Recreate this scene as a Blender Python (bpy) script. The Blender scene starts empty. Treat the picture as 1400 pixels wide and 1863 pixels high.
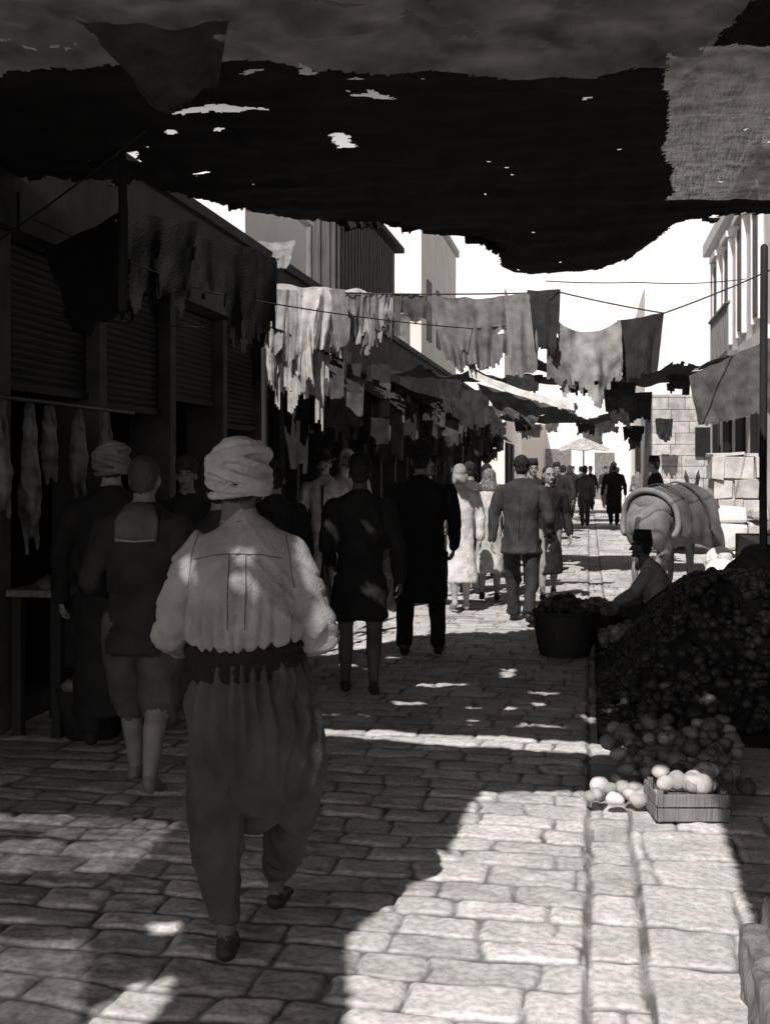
import bpy, math, random
import numpy as np
from mathutils import Vector, Matrix
from mathutils.bvhtree import BVHTree

rnd = random.Random(7)
YAW = math.radians(9.72)
CS, SN = math.cos(YAW), math.sin(YAW)
SUN_E = math.radians(49); SUN_A = math.radians(14)     # travels +Y, a little to +X
COT = 1/math.tan(SUN_E)
SUNV = np.array([math.sin(SUN_A)*math.cos(SUN_E), math.cos(SUN_A)*math.cos(SUN_E), -math.sin(SUN_E)])

def at(x, d, z=0.0):
    """metres right of / ahead of the standpoint -> street coordinates (Y runs along the street)"""
    return np.array([x*CS - d*SN, x*SN + d*CS, z])

# ------------------------------------------------------------------ noise
def _h(i, j, k, s):
    n = (i*374761393 + j*668265263 + k*2147483647 + s*1274126177) & 0xffffffff
    n = ((n ^ (n >> 13))*1274126177) & 0xffffffff
    n = n ^ (n >> 16)
    return (n & 0xffff)/32767.5 - 1.0
def vn3(x, y, z, s=0):
    x, y, z = np.broadcast_arrays(np.asarray(x, float), np.asarray(y, float), np.asarray(z, float))
    i, j, k = [np.floor(a).astype(np.int64) for a in (x, y, z)]
    fx, fy, fz = x-i, y-j, z-k
    fx, fy, fz = [f*f*(3-2*f) for f in (fx, fy, fz)]
    r = 0
    for a in (0, 1):
        for b in (0, 1):
            for c in (0, 1):
                w = (fx if a else 1-fx)*(fy if b else 1-fy)*(fz if c else 1-fz)
                r = r + w*_h(i+a, j+b, k+c, s)
    return r
def fbm(x, y, s=0, o=3):
    r = 0; a = .55
    for q in range(o):
        r = r + a*vn3(np.asarray(x)*2**q, np.asarray(y)*2**q, 0.37, s+q); a *= .5
    return r

# ------------------------------------------------------------------ materials
TINT = (1.0, .955, .925)
def col(v): return (v*TINT[0], v*TINT[1], v*TINT[2], 1)
_mc = {}
def mat(name, v, rough=.85, var=.35, scale=6, bump=.3, bscale=40, transl=0, loose=0, spec=.2, weave=False, stretch=None):
    if name in _mc: return _mc[name]
    m = bpy.data.materials.new(name); m.use_nodes = True
    nt = m.node_tree; N = nt.nodes; L = nt.links
    b = N['Principled BSDF']; out = N['Material Output']
    b.inputs['Roughness'].default_value = rough
    b.inputs['Specular IOR Level'].default_value = spec
    tc = N.new('ShaderNodeTexCoord'); mp = N.new('ShaderNodeMapping')
    L.new(tc.outputs['Object'], mp.inputs['Vector'])
    if stretch: mp.inputs['Scale'].default_value = stretch
    n1 = N.new('ShaderNodeTexNoise'); n1.inputs['Scale'].default_value = scale; n1.inputs['Detail'].default_value = 6
    L.new(mp.outputs['Vector'], n1.inputs['Vector'])
    r = N.new('ShaderNodeValToRGB')
    r.color_ramp.elements[0].position = .3; r.color_ramp.elements[1].position = .7
    r.color_ramp.elements[0].color = col(v*(1-var)); r.color_ramp.elements[1].color = col(min(v*(1+var*.7), .92))
    L.new(n1.outputs['Fac'], r.inputs['Fac']); L.new(r.outputs['Color'], b.inputs['Base Color'])
    n2 = N.new('ShaderNodeTexNoise'); n2.inputs['Scale'].default_value = bscale; n2.inputs['Detail'].default_value = 4
    L.new(mp.outputs['Vector'], n2.inputs['Vector'])
    bp = N.new('ShaderNodeBump'); bp.inputs['Strength'].default_value = bump; bp.inputs['Distance'].default_value = .02
    L.new(n2.outputs['Fac'], bp.inputs['Height']); L.new(bp.outputs['Normal'], b.inputs['Normal'])
    sh = b.outputs['BSDF']
    if transl > 0:
        t = N.new('ShaderNodeBsdfTranslucent'); L.new(r.outputs['Color'], t.inputs['Color'])
        mx = N.new('ShaderNodeMixShader'); mx.inputs[0].default_value = transl
        L.new(sh, mx.inputs[1]); L.new(t.outputs[0], mx.inputs[2]); sh = mx.outputs[0]
    if loose > 0:
        w1 = N.new('ShaderNodeTexNoise'); w1.inputs['Scale'].default_value = 1; w1.inputs['Detail'].default_value = 2
        w2 = N.new('ShaderNodeTexNoise'); w2.inputs['Scale'].default_value = 1; w2.inputs['Detail'].default_value = 2
        for w, sc in ((w1, (110, 7, 7)), (w2, (7, 110, 7))):
            q = N.new('ShaderNodeMapping'); q.inputs['Scale'].default_value = sc
            L.new(tc.outputs['Object'], q.inputs['Vector']); L.new(q.outputs[0], w.inputs['Vector'])
        ad = N.new('ShaderNodeMath'); ad.operation = 'ADD'
        L.new(w1.outputs['Fac'], ad.inputs[0]); L.new(w2.outputs['Fac'], ad.inputs[1])
        mr = N.new('ShaderNodeMapRange'); mr.inputs['From Min'].default_value = .8; mr.inputs['From Max'].default_value = 1.25
        mr.inputs['To Min'].default_value = 0; mr.inputs['To Max'].default_value = loose*2
        L.new(ad.outputs[0], mr.inputs['Value'])
        tr = N.new('ShaderNodeBsdfTransparent'); mx = N.new('ShaderNodeMixShader')
        L.new(mr.outputs[0], mx.inputs[0]); L.new(sh, mx.inputs[1]); L.new(tr.outputs[0], mx.inputs[2]); sh = mx.outputs[0]
    L.new(sh, out.inputs['Surface'])
    _mc[name] = m
    return m
def cloth(v): return mat('cloth_%03d' % int(v*1000), v, var=.35, scale=9, bump=.4, bscale=45)
def skin(v=.28): return mat('skin_%03d' % int(v*1000), v, rough=.6, var=.15, scale=12, bump=.08)

# ------------------------------------------------------------------ mesh helpers
class Ch:   # chunk of geometry with material keys
    def __init__(s, V, F, M): s.V = np.asarray(V, float).reshape(-1, 3); s.F = F; s.M = M
def obj(name, chunks, smooth=True, parent=None):
    V = []; F = []; mats = []; MI = []; o = 0
    for c in chunks:
        V.append(c.V)
        if isinstance(c.M, bpy.types.Material): ml = [c.M]*len(c.F)
        else: ml = c.M
        for f, m in zip(c.F, ml):
            F.append([int(i)+o for i in f])
            if m not in mats: mats.append(m)
            MI.append(mats.index(m))
        o += len(c.V)
    me = bpy.data.meshes.new(name)
    me.from_pydata(np.concatenate(V).tolist(), [], F)
    for m in mats: me.materials.append(m)
    me.polygons.foreach_set('material_index', MI)
    me.polygons.foreach_set('use_smooth', [smooth]*len(F))
    me.update()
    ob = bpy.data.objects.new(name, me); bpy.context.scene.collection.objects.link(ob)
    if parent: ob.parent = parent
    return ob
def empty(name):
    e = bpy.data.objects.new(name, None); bpy.context.scene.collection.objects.link(e); return e

def boxc(x0, x1, y0, y1, z0, z1, m, j=0):
    V = np.array([(x, y, z) for z in (z0, z1) for y in (y0, y1) for x in (x0, x1)], float)
    if j: V += np.array([[rnd.uniform(-j, j) for _ in range(3)] for _ in range(8)])
    F = [(0, 2, 3, 1), (4, 5, 7, 6), (0, 1, 5, 4), (2, 6, 7, 3), (0, 4, 6, 2), (1, 3, 7, 5)]
    return Ch(V, F, m)
def rotz(c, a, org=(0, 0, 0)):
    o = np.array(org); R = np.array([[math.cos(a), -math.sin(a), 0], [math.sin(a), math.cos(a), 0], [0, 0, 1]])
    c.V = (c.V-o) @ R.T + o; return c
def bevel(ob, w=.01):
    m = ob.modifiers.new('bevel', 'BEVEL'); m.width = w; m.segments = 2; m.limit_method = 'ANGLE'; return ob

def tube(pts, rad, m, ref=(1, 0, 0), seg=14, cap='round'):
    P = [np.array(p, float) for p in pts]; n = len(P)
    R = [(r, r) if not isinstance(r, (tuple, list)) else r for r in rad]
    ref = np.array(ref, float)
    T = []
    for i in range(n):
        t = P[min(i+1, n-1)] - P[max(i-1, 0)]; T.append(t/(np.linalg.norm(t)+1e-9))
    rings = []
    if cap == 'round':
        for a in (75, 50, 25):
            a = math.radians(a); k = min(R[0]); rings.append((P[0]-T[0]*k*math.sin(a), T[0], (R[0][0]*math.cos(a), R[0][1]*math.cos(a))))
    for i in range(n): rings.append((P[i], T[i], R[i]))
    if cap == 'round':
        for a in (25, 50, 75):
            a = math.radians(a); k = min(R[-1]); rings.append((P[-1]+T[-1]*k*math.sin(a), T[-1], (R[-1][0]*math.cos(a), R[-1][1]*math.cos(a))))
    V = []; th = np.linspace(0, 2*math.pi, seg, endpoint=False)
    for c, t, r in rings:
        s = ref - ref.dot(t)*t
        if np.linalg.norm(s) < .2:
            rr = np.array([0, 1., 0]); s = rr - rr.dot(t)*t
        s /= np.linalg.norm(s); u = np.cross(t, s)
        for a in th: V.append(c + s*r[0]*math.cos(a) + u*r[1]*math.sin(a))
    F = []
    for i in range(len(rings)-1):
        for j in range(seg):
            F.append((i*seg+j, i*seg+(j+1) % seg, (i+1)*seg+(j+1) % seg, (i+1)*seg+j))
    F.append(tuple(range(seg))[::-1]); F.append(tuple((len(rings)-1)*seg+j for j in range(seg)))
    return Ch(V, F, m)
def ell(c, r, m, tilt=0, yaw=0, seg=18, rg=12):
    V = []; 
    for i in range(1, rg):
        a = math.pi*i/rg
        for j in range(seg):
            b = 2*math.pi*j/seg
            V.append((r[0]*math.sin(a)*math.cos(b), r[1]*math.sin(a)*math.sin(b), r[2]*math.cos(a)))
    V.append((0, 0, r[2])); V.append((0, 0, -r[2]))
    V = np.array(V)
    ct, st = math.cos(tilt), math.sin(tilt)
    V = V @ np.array([[1, 0, 0], [0, ct, -st], [0, st, ct]]).T
    cy, sy = math.cos(yaw), math.sin(yaw)
    V = V @ np.array([[cy, -sy, 0], [sy, cy, 0], [0, 0, 1]]).T + np.array(c)
    F = []
    for i in range(rg-2):
        for j in range(seg): F.append((i*seg+j, (i+1)*seg+j, (i+1)*seg+(j+1) % seg, i*seg+(j+1) % seg))
    T = (rg-1)*seg
    for j in range(seg):
        F.append((T, j, (j+1) % seg)); F.append((T+1, (rg-2)*seg+(j+1) % seg, (rg-2)*seg+j))
    return Ch(V, F, m)

def fuse(prims, voxel, sm=4, wr=0.0, wf=14, wz=.35, seed=0, keep=()):
    """union of closed parts as ONE continuous voxel skin; material from nearest part"""
    V = []; F = []; o = 0
    for p in prims:
        V.append(p.V); F += [[i+o for i in f] for f in p.F]; o += len(p.V)
    me = bpy.data.meshes.new('tmp'); me.from_pydata(np.concatenate(V).tolist(), [], F); me.update()
    ob = bpy.data.objects.new('tmp', me); bpy.context.scene.collection.objects.link(ob)
    md = ob.modifiers.new('r', 'REMESH'); md.mode = 'VOXEL'; md.voxel_size = voxel; md.adaptivity = 0
    dg = bpy.context.evaluated_depsgraph_get(); dg.update()
    e = ob.evaluated_get(dg); m2 = e.to_mesh()
    nv = len(m2.vertices); co = np.empty(nv*3); m2.vertices.foreach_get('co', co); co = co.reshape(-1, 3)
    FF = [tuple(p.vertices) for p in m2.polygons]
    ed = np.empty(len(m2.edges)*2, dtype=np.int64); m2.edges.foreach_get('vertices', ed); ed = ed.reshape(-1, 2)
    e.to_mesh_clear(); bpy.data.objects.remove(ob); bpy.data.meshes.remove(me)
    def smooth(co, it, lam=.5):
        for _ in range(it):
            acc = np.zeros_like(co); cnt = np.zeros(len(co))
            np.add.at(acc, ed[:, 0], co[ed[:, 1]]); np.add.at(acc, ed[:, 1], co[ed[:, 0]])
            np.add.at(cnt, ed[:, 0], 1); np.add.at(cnt, ed[:, 1], 1)
            co = co + lam*(acc/np.maximum(cnt, 1)[:, None] - co)
        return co
    co = smooth(co, sm)
    trees = [BVHTree.FromPolygons([tuple(v) for v in p.V], p.F) for p in prims]
    uniq = []
    for p in prims:
        if p.M not in uniq: uniq.append(p.M)
    M = []; 
    if len(uniq) == 1: M = [uniq[0]]*len(FF)
    else:
        vm = []
        for v in co:
            best = 1e9; bm = None
            for p, t in zip(prims, trees):
                d = t.find_nearest(Vector(v))[3]
                if d is not None and d < best-1e-5: best = d; bm = p.M
            vm.append(bm)
        for f in FF: M.append(vm[f[0]])
    if wr:
        nrm = np.zeros_like(co)
        A = np.array([f[:3] for f in FF]); n = np.cross(co[A[:, 1]]-co[A[:, 0]], co[A[:, 2]]-co[A[:, 0]])
        for k in range(3): np.add.at(nrm, A[:, k], n)
        nrm /= (np.linalg.norm(nrm, axis=1)[:, None]+1e-9)
        x, y, z = co.T
        wx = x + .05*vn3(x*4, y*4, z*3, seed+11); wy = y + .05*vn3(x*4+9, y*4, z*3, seed+12)
        d = vn3(wx*wf+z*wf*.35, wy*wf, z*wf*wz, seed)
        d = (1-2.2*np.abs(d)) + .45*(1-2*np.abs(vn3(wx*wf*1.7-z*wf*.8, wy*wf*1.7, z*wf*wz*2, seed+3)))
        mask = np.ones(len(co))
        if keep:
            for fi, f in enumerate(FF):
                if M[fi] in keep:
                    for q in f: mask[q] = .08
        co = co + nrm*(d*wr*mask)[:, None]
        co = smooth(co, 1)
    return Ch(co, FF, M)

def seams(body, lines, m, r=.003, off=.001):
    """stitched seam ridges laid on a garment: each line is a list of (x, z) on the back"""
    t = BVHTree.FromPolygons([tuple(v) for v in body.V], body.F); out = []
    for ln in lines:
        P = []
        for (x0, z0), (x1, z1) in zip(ln[:-1], ln[1:]):
            for q in np.linspace(0, 1, 7)[:-1]:
                h = t.ray_cast(Vector((x0*(1-q)+x1*q, -1.0, z0*(1-q)+z1*q)), Vector((0, 1, 0)))[0]
                if h is not None: P.append((h.x, h.y-off, h.z))
        if len(P) > 3: out.append(tube(P, [r]*len(P), m, ref=(0, 1, 0.01), seg=6))
    return out
def xf(chunks, org, ang, s=1.0):
    R = np.array([[math.cos(ang), -math.sin(ang), 0], [math.sin(ang), math.cos(ang), 0], [0, 0, 1]])
    for c in chunks: c.V = (c.V*s) @ R.T + np.array(org)
    return chunks

# ------------------------------------------------------------------ hands, heads, headgear
def hand(w, d, n, m, s=1.0, side=1, curl=1.0):
    w = np.array(w, float); d = np.array(d, float); d /= np.linalg.norm(d)
    n = np.array(n, float); n -= n.dot(d)*d; n /= np.linalg.norm(n)
    sp = np.cross(n, d)*side
    pr = [tube([w-d*.02*s, w+d*.03*s, w+d*.085*s], [(.024*s, .018*s), (.036*s, .016*s), (.038*s, .013*s)], m, ref=sp, seg=12)]
    for i, L in enumerate((.072, .08, .074, .058)):
        b = w + d*.08*s + sp*(.029-.0195*i)*s
        a1 = math.radians(18*curl+3*i); a2 = math.radians(50*curl+4*i); a3 = math.radians(75*curl)
        p1 = b + (d*math.cos(a1)+n*math.sin(a1))*L*.45*s
        p2 = p1 + (d*math.cos(a2)+n*math.sin(a2))*L*.32*s
        p3 = p2 + (d*math.cos(a3)+n*math.sin(a3))*L*.23*s
        pr.append(tube([b, p1, p2, p3], [.0088*s, .0083*s, .0076*s, .0065*s], m, ref=sp, seg=8))
    b = w + d*.022*s + sp*.026*s
    q1 = b + (d*.55+sp*.75+n*.2)*.038*s; q2 = q1 + (d*.85+sp*.3+n*.35)*.035*s
    pr.append(tube([b, q1, q2], [.012*s, .0105*s, .008*s], m, ref=sp, seg=8))
    return fuse(pr, .0055*s if s > .8 else .005, sm=2)

def head(c, m_skin, m_hair, style='hair', face=True, s=1.0, m_hat=None, voxel=.007):
    """head facing +y, centre c (eye level); returns chunks"""
    x, y, z = c; out = []
    pr = [ell((x, y-.008*s, z+.028*s), (.074*s, .092*s, .088*s), m_skin),
          ell((x, y+.022*s, z-.045*s), (.056*s, .066*s, .066*s), m_skin),
          tube([(x, y-.02*s, z-.05*s), (x, y-.03*s, z-.17*s)], [.052*s, .06*s], m_skin),
          tube([(x, y+.088*s, z+.005*s), (x, y+.11*s, z-.03*s)], [.009*s, .014*s], m_skin, seg=8),
          tube([(x-.045*s, y+.078*s, z+.022*s), (x, y+.088*s, z+.024*s), (x+.045*s, y+.078*s, z+.022*s)], [.01*s]*3, m_skin, ref=(0, 0, 1), seg=8),
          ell((x, y+.078*s, z-.088*s), (.026*s, .02*s, .018*s), m_skin),
          ell((x-.035*s, y+.062*s, z-.03*s), (.024*s, .02*s, .022*s), m_skin), ell((x+.035*s, y+.062*s, z-.03*s), (.024*s, .02*s, .022*s), m_skin),
          ell((x-.076*s, y-.005*s, z-.01*s), (.012*s, .02*s, .032*s), m_skin), ell((x+.076*s, y-.005*s, z-.01*s), (.012*s, .02*s, .032*s), m_skin)]
    if style in ('hair', 'long', 'fedora', 'fez', 'cap', 'turban', 'wave'):
        pr.append(ell((x, y-.02*s, z+.038*s), (.081*s, .09*s, .088*s), m_hair))
        pr.append(ell((x, y-.05*s, z-.02*s), (.066*s, .05*s, .06*s), m_hair))
    if style in ('long', 'wave'):
        pr.append(ell((x-.06*s, y-.03*s, z-.05*s), (.035*s, .05*s, .085*s), m_hair)); pr.append(ell((x+.06*s, y-.03*s, z-.05*s), (.035*s, .05*s, .085*s), m_hair))
        pr.append(ell((x, y-.06*s, z-.06*s), (.075*s, .045*s, .08*s), m_hair))
    if style == 'scarf':
        pr.append(ell((x, y-.022*s, z+.03*s), (.09*s, .1*s, .1*s), m_hat))
        pr.append(tube([(x, y-.04*s, z), (x, y-.05*s, z-.13*s)], [(.09*s, .075*s), (.11*s, .08*s)], m_hat))
        pr.append(tube([(x, y+.02*s, z-.1*s), (x, y, z-.15*s)], [(.075*s, .06*s), (.09*s, .08*s)], m_hat))
    out.append(fuse(pr, voxel, sm=2, wr=.004 if style in ('wave', 'long', 'scarf', 'hair') else 0, wf=40, keep=(m_skin,)))
    if face:
        de = mat('eye_dark', .02, rough=.3); lp = mat('lips', .14); wh = mat('eye_white', .5)
        for sx in (-1, 1):
            out.append(ell((x+sx*.031*s, y+.079*s, z), (.013*s, .008*s, .007*s), wh, seg=10, rg=6))
            out.append(ell((x+sx*.031*s, y+.085*s, z), (.006*s, .004*s, .006*s), de, seg=8, rg=6))
            out.append(tube([(x+sx*.048*s, y+.08*s, z+.022*s), (x+sx*.016*s, y+.094*s, z+.027*s)], [.004*s]*2, m_hair, ref=(0, 0, 1), seg=6))
        out.append(tube([(x-.024*s, y+.083*s, z-.062*s), (x, y+.094*s, z-.06*s), (x+.024*s, y+.083*s, z-.062*s)], [.005*s, .007*s, .005*s], lp, ref=(0, 0, 1), seg=6))
    if style == 'fedora':
        V = []; F = []; n = 32
        for k, (rx, ry, dz) in enumerate(((.086, .10, .052), (.11, .125, .045), (.138, .155, .052), (.139, .156, .058), (.11, .125, .053), (.086, .10, .062))):
            for j in range(n):
                a = 2*math.pi*j/n; V.append((x+rx*s*math.cos(a), y-.01*s+ry*s*math.sin(a), z+dz*s+(.018*s*abs(math.cos(a))**3 if 1 < k < 4 else 0)-(.01*s*math.sin(a) if 1 < k < 4 else 0)))
        for k in range(5):
            for j in range(n): F.append((k*n+j, k*n+(j+1) % n, (k+1)*n+(j+1) % n, (k+1)*n+j))
        out.append(Ch(V, F, m_hat))
        out.append(fuse([tube([(x, y-.01*s, z+.05*s), (x, y-.01*s, z+.10*s), (x, y-.01*s, z+.125*s)], [(.086*s, .102*s), (.08*s, .096*s), (.064*s, .08*s)], m_hat, seg=22), tube([(x, y-.09*s, z+.12*s), (x, y+.06*s, z+.13*s)], [.03*s, .03*s], m_hat)], voxel, sm=2))
        out.append(tube([(x, y-.01*s, z+.055*s), (x, y-.01*s, z+.078*s)], [(.09*s, .106*s), (.088*s, .103*s)], mat('hat_band', .03), cap='flat', seg=24))
    if style == 'fez':
        out.append(tube([(x, y-.01*s, z+.06*s), (x, y-.012*s, z+.165*s)], [(.088*s, .1*s), (.07*s, .08*s)], m_hat, cap='flat', seg=24))
    if style == 'cap':
        out.append(fuse([ell((x, y-.015*s, z+.085*s), (.09*s, .105*s, .05*s), m_hat), tube([(x, y-.01*s, z+.05*s), (x, y-.01*s, z+.075*s)], [(.085*s, .098*s), (.088*s, .1*s)], m_hat)], voxel, sm=2))
    if style == 'turban':
        pr = [ell((x, y-.005*s, z+.040*s), (.099*s, .110*s, .104*s), m_hat)]
        for k in range(11):
            tl = math.radians((8, -12, 16, -18, 20, -16, 22, -24, 14, -10, 26)[k]); ax = (.4, -.5, 1.6, .1, 2.4, .9, -1.0, 1.9, .3, 1.1, -.7)[k]
            zz = z + (-.040, -.022, -.004, .012, .028, .046, .064, .082, .1, .118, .05)[k]*s; rr = (.088, .095, .099, .101, .101, .099, .094, .084, .068, .044, .1)[k]*s
            L = []
            for q in range(27):
                a = 2*math.pi*q/24
                L.append((x+rr*math.cos(a), y-.008*s+rr*1.1*math.sin(a), zz+rr*math.tan(tl)*math.cos(a-ax)))
            pr.append(tube(L, [(.013*s, .0125*s)]*27, m_hat, ref=(0, 0, 1), seg=8))
        out.append(fuse(pr, min(voxel, .0042), sm=1, wr=.0018, wf=60, wz=2))
    return out

# ------------------------------------------------------------------ generic walking person
def person(name, x, d, h, turn=0, style='hair', top=.04, bot=.04, hat=.03, hair=.03, sk=.28, hem=.44, leg='trouser',
           stride=.13, wide=1.0, arms=None, voxel=.014, shoe=.03, face=False, flare=1.0, lead=1, wr=.009, bag=None, seed=0, hands=True, belt=False, seam=0):
    mt, mb, ms, mh = cloth(top), cloth(bot), skin(sk), cloth(hair)
    mhat = hat if isinstance(hat, bpy.types.Material) else cloth(hat); mshoe = mat('shoe_%03d' % int(shoe*1000), shoe, rough=.5)
    H = h; W = wide
    pr = []
    for sx in (-1, 1):
        f = 1 if sx == lead else -1
        hip = (sx*.054*H*W, 0, .50*H)
        if f > 0: kn = (sx*.06*H*W, stride*H*.62+.01, .275*H); an = (sx*.06*H*W, stride*H, .048*H); lift = 0
        else: kn = (sx*.058*H*W, -stride*H*.18, .272*H); an = (sx*.056*H*W, -stride*H*1.05, .075*H); lift = 1
        if leg == 'trouser':
            pr.append(tube([hip, kn, ((kn[0]+an[0])/2, (kn[1]+an[1])/2, (kn[2]+an[2])/2), (an[0], an[1]+.004, an[2]-.004*H)], [.054*H*W, (.042*H, .045*H), (.037*H, .043*H), (.038*H, .046*H)], mb, cap='flat'))
        elif leg == 'shorts':
            pr.append(tube([hip, (kn[0], kn[1]*.8, kn[2]+.05*H)], [.056*H*W, .056*H], mb, cap='flat'))
            pr.append(tube([kn, ((kn[0]+an[0])/2, (kn[1]+an[1])/2-.014*H, (kn[2]+an[2])/2+.03*H), an], [.034*H, .034*H, .02*H], ms))
            pr.append(tube([(kn[0], kn[1]*.8, kn[2]+.06*H), kn], [.038*H, .034*H], ms))
        elif leg == 'bare':
            pr.append(tube([hip, kn], [.05*H*W, .035*H], ms))
            pr.append(tube([kn, ((kn[0]+an[0])/2, (kn[1]+an[1])/2-.012*H, (kn[2]+an[2])/2+.03*H), an], [.032*H, .033*H, .019*H], ms))
        elif leg == 'breeches':
            pr.append(tube([hip, (kn[0], kn[1]*.5, .38*H), kn, (kn[0], kn[1], kn[2]-.035*H)], [.062*H*W, .066*H, .062*H, .048*H], mb))
            pr.append(tube([kn, ((kn[0]+an[0])/2, (kn[1]+an[1])/2-.012*H, (kn[2]+an[2])/2+.03*H), an], [.034*H, .034*H, .021*H], ms))
        az = an[2]
        if lift: pr.append(tube([(an[0], an[1]-.012*H, az-.015*H), (an[0], an[1]+.05*H, az-.035*H), (an[0]+sx*.006*H, an[1]+.095*H, .016*H)], [(.022*H, .02*H), (.026*H, .02*H), (.024*H, .012*H)], mshoe))
        else: pr.append(tube([(an[0], an[1]-.02*H, .02*H), (an[0], an[1]+.03*H, .02*H), (an[0]+sx*.008*H, an[1]+.095*H, .016*H)], [(.022*H, .02*H), (.026*H, .02*H), (.025*H, .012*H)], mshoe))
        pr.append(tube([(an[0], an[1], az), (an[0], an[1], az-.03*H)], [.022*H, .022*H], mshoe))
    T = [(.50, .096, .070), (.56, .092, .067), (.61, .088, .063), (.68, .099, .067), (.75, .113, .068), (.79, .118, .062), (.812, .108, .055), (.832, .068, .046), (.848, .04, .04)]
    if hem < .5:
        T = [(hem, .102*flare, .084*flare), ((hem+.5)/2, .099*(1+flare)/2, .077)] + T
    pr.append(tube([(0, (-.01*H if t[0] < .7 else 0), t[0]*H) for t in T], [(t[1]*H*W, t[2]*H*W) for t in T], mt, seg=20, cap='flat'))
    pr.append(tube([(0, .0, .82*H), (0, .008*H, .875*H)], [.036*H, .033*H], ms))
    pr.append(tube([(0, -.004*H, .835*H), (0, 0, .858*H)], [.045*H, .040*H], mt, cap='flat'))
    if belt: pr.append(tube([(0, -.01*H, .60*H), (0, -.01*H, .63*H)], [(.095*H*W, .07*H*W), (.096*H*W, .071*H*W)], cloth(.02), cap='flat'))
    if arms is None:
        arms = [((-.148*W, -.02, .635), (-.15*W, .05*lead, .5)), ((.148*W, -.02, .635), (.15*W, .02-.03*lead, .5))]
    out = []
    for k, sx in ((0, -1), (1, 1)):
        e = np.array(arms[k][0])*H; w = np.array(arms[k][1])*H
        sh = np.array((sx*.106*H*W, 0, .785*H))
        pr.append(tube([sh, (sh+e)/2+np.array((sx*.004*H, 0, 0)), e], [.040*H, .036*H, .032*H], mt))
        pr.append(tube([e, w], [.032*H, .027*H], mt, cap='round'))
        dr = (w-e)/np.linalg.norm(w-e)
        if hands: out.append(hand(w+dr*.014*H, dr, (-sx, .25, 0), ms, s=.95, side=sx, curl=1.0))
    body = fuse(pr, voxel, sm=3, wr=wr, wf=8, wz=.4, seed=seed, keep=(ms, mshoe))
    if seam: out += seams(body, [[(0, .83*H), (0, (hem+.01)*H)], [(-.10*H*W, .80*H), (-.093*H*W, .72*H), (-.10*H*W, .66*H)], [(.10*H*W, .80*H), (.093*H*W, .72*H), (.10*H*W, .66*H)]], cloth(seam), r=.004)
    hd = head((0, .018*H, .932*H), ms, mh, style, face, s=H/1.75, m_hat=mhat, voxel=max(.007, voxel*.55))
    out = [body]+out+hd
    if bag: out += bag
    xf(out, at(x, d, 0.004), YAW + math.radians(turn))
    return obj(name, out)

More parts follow.
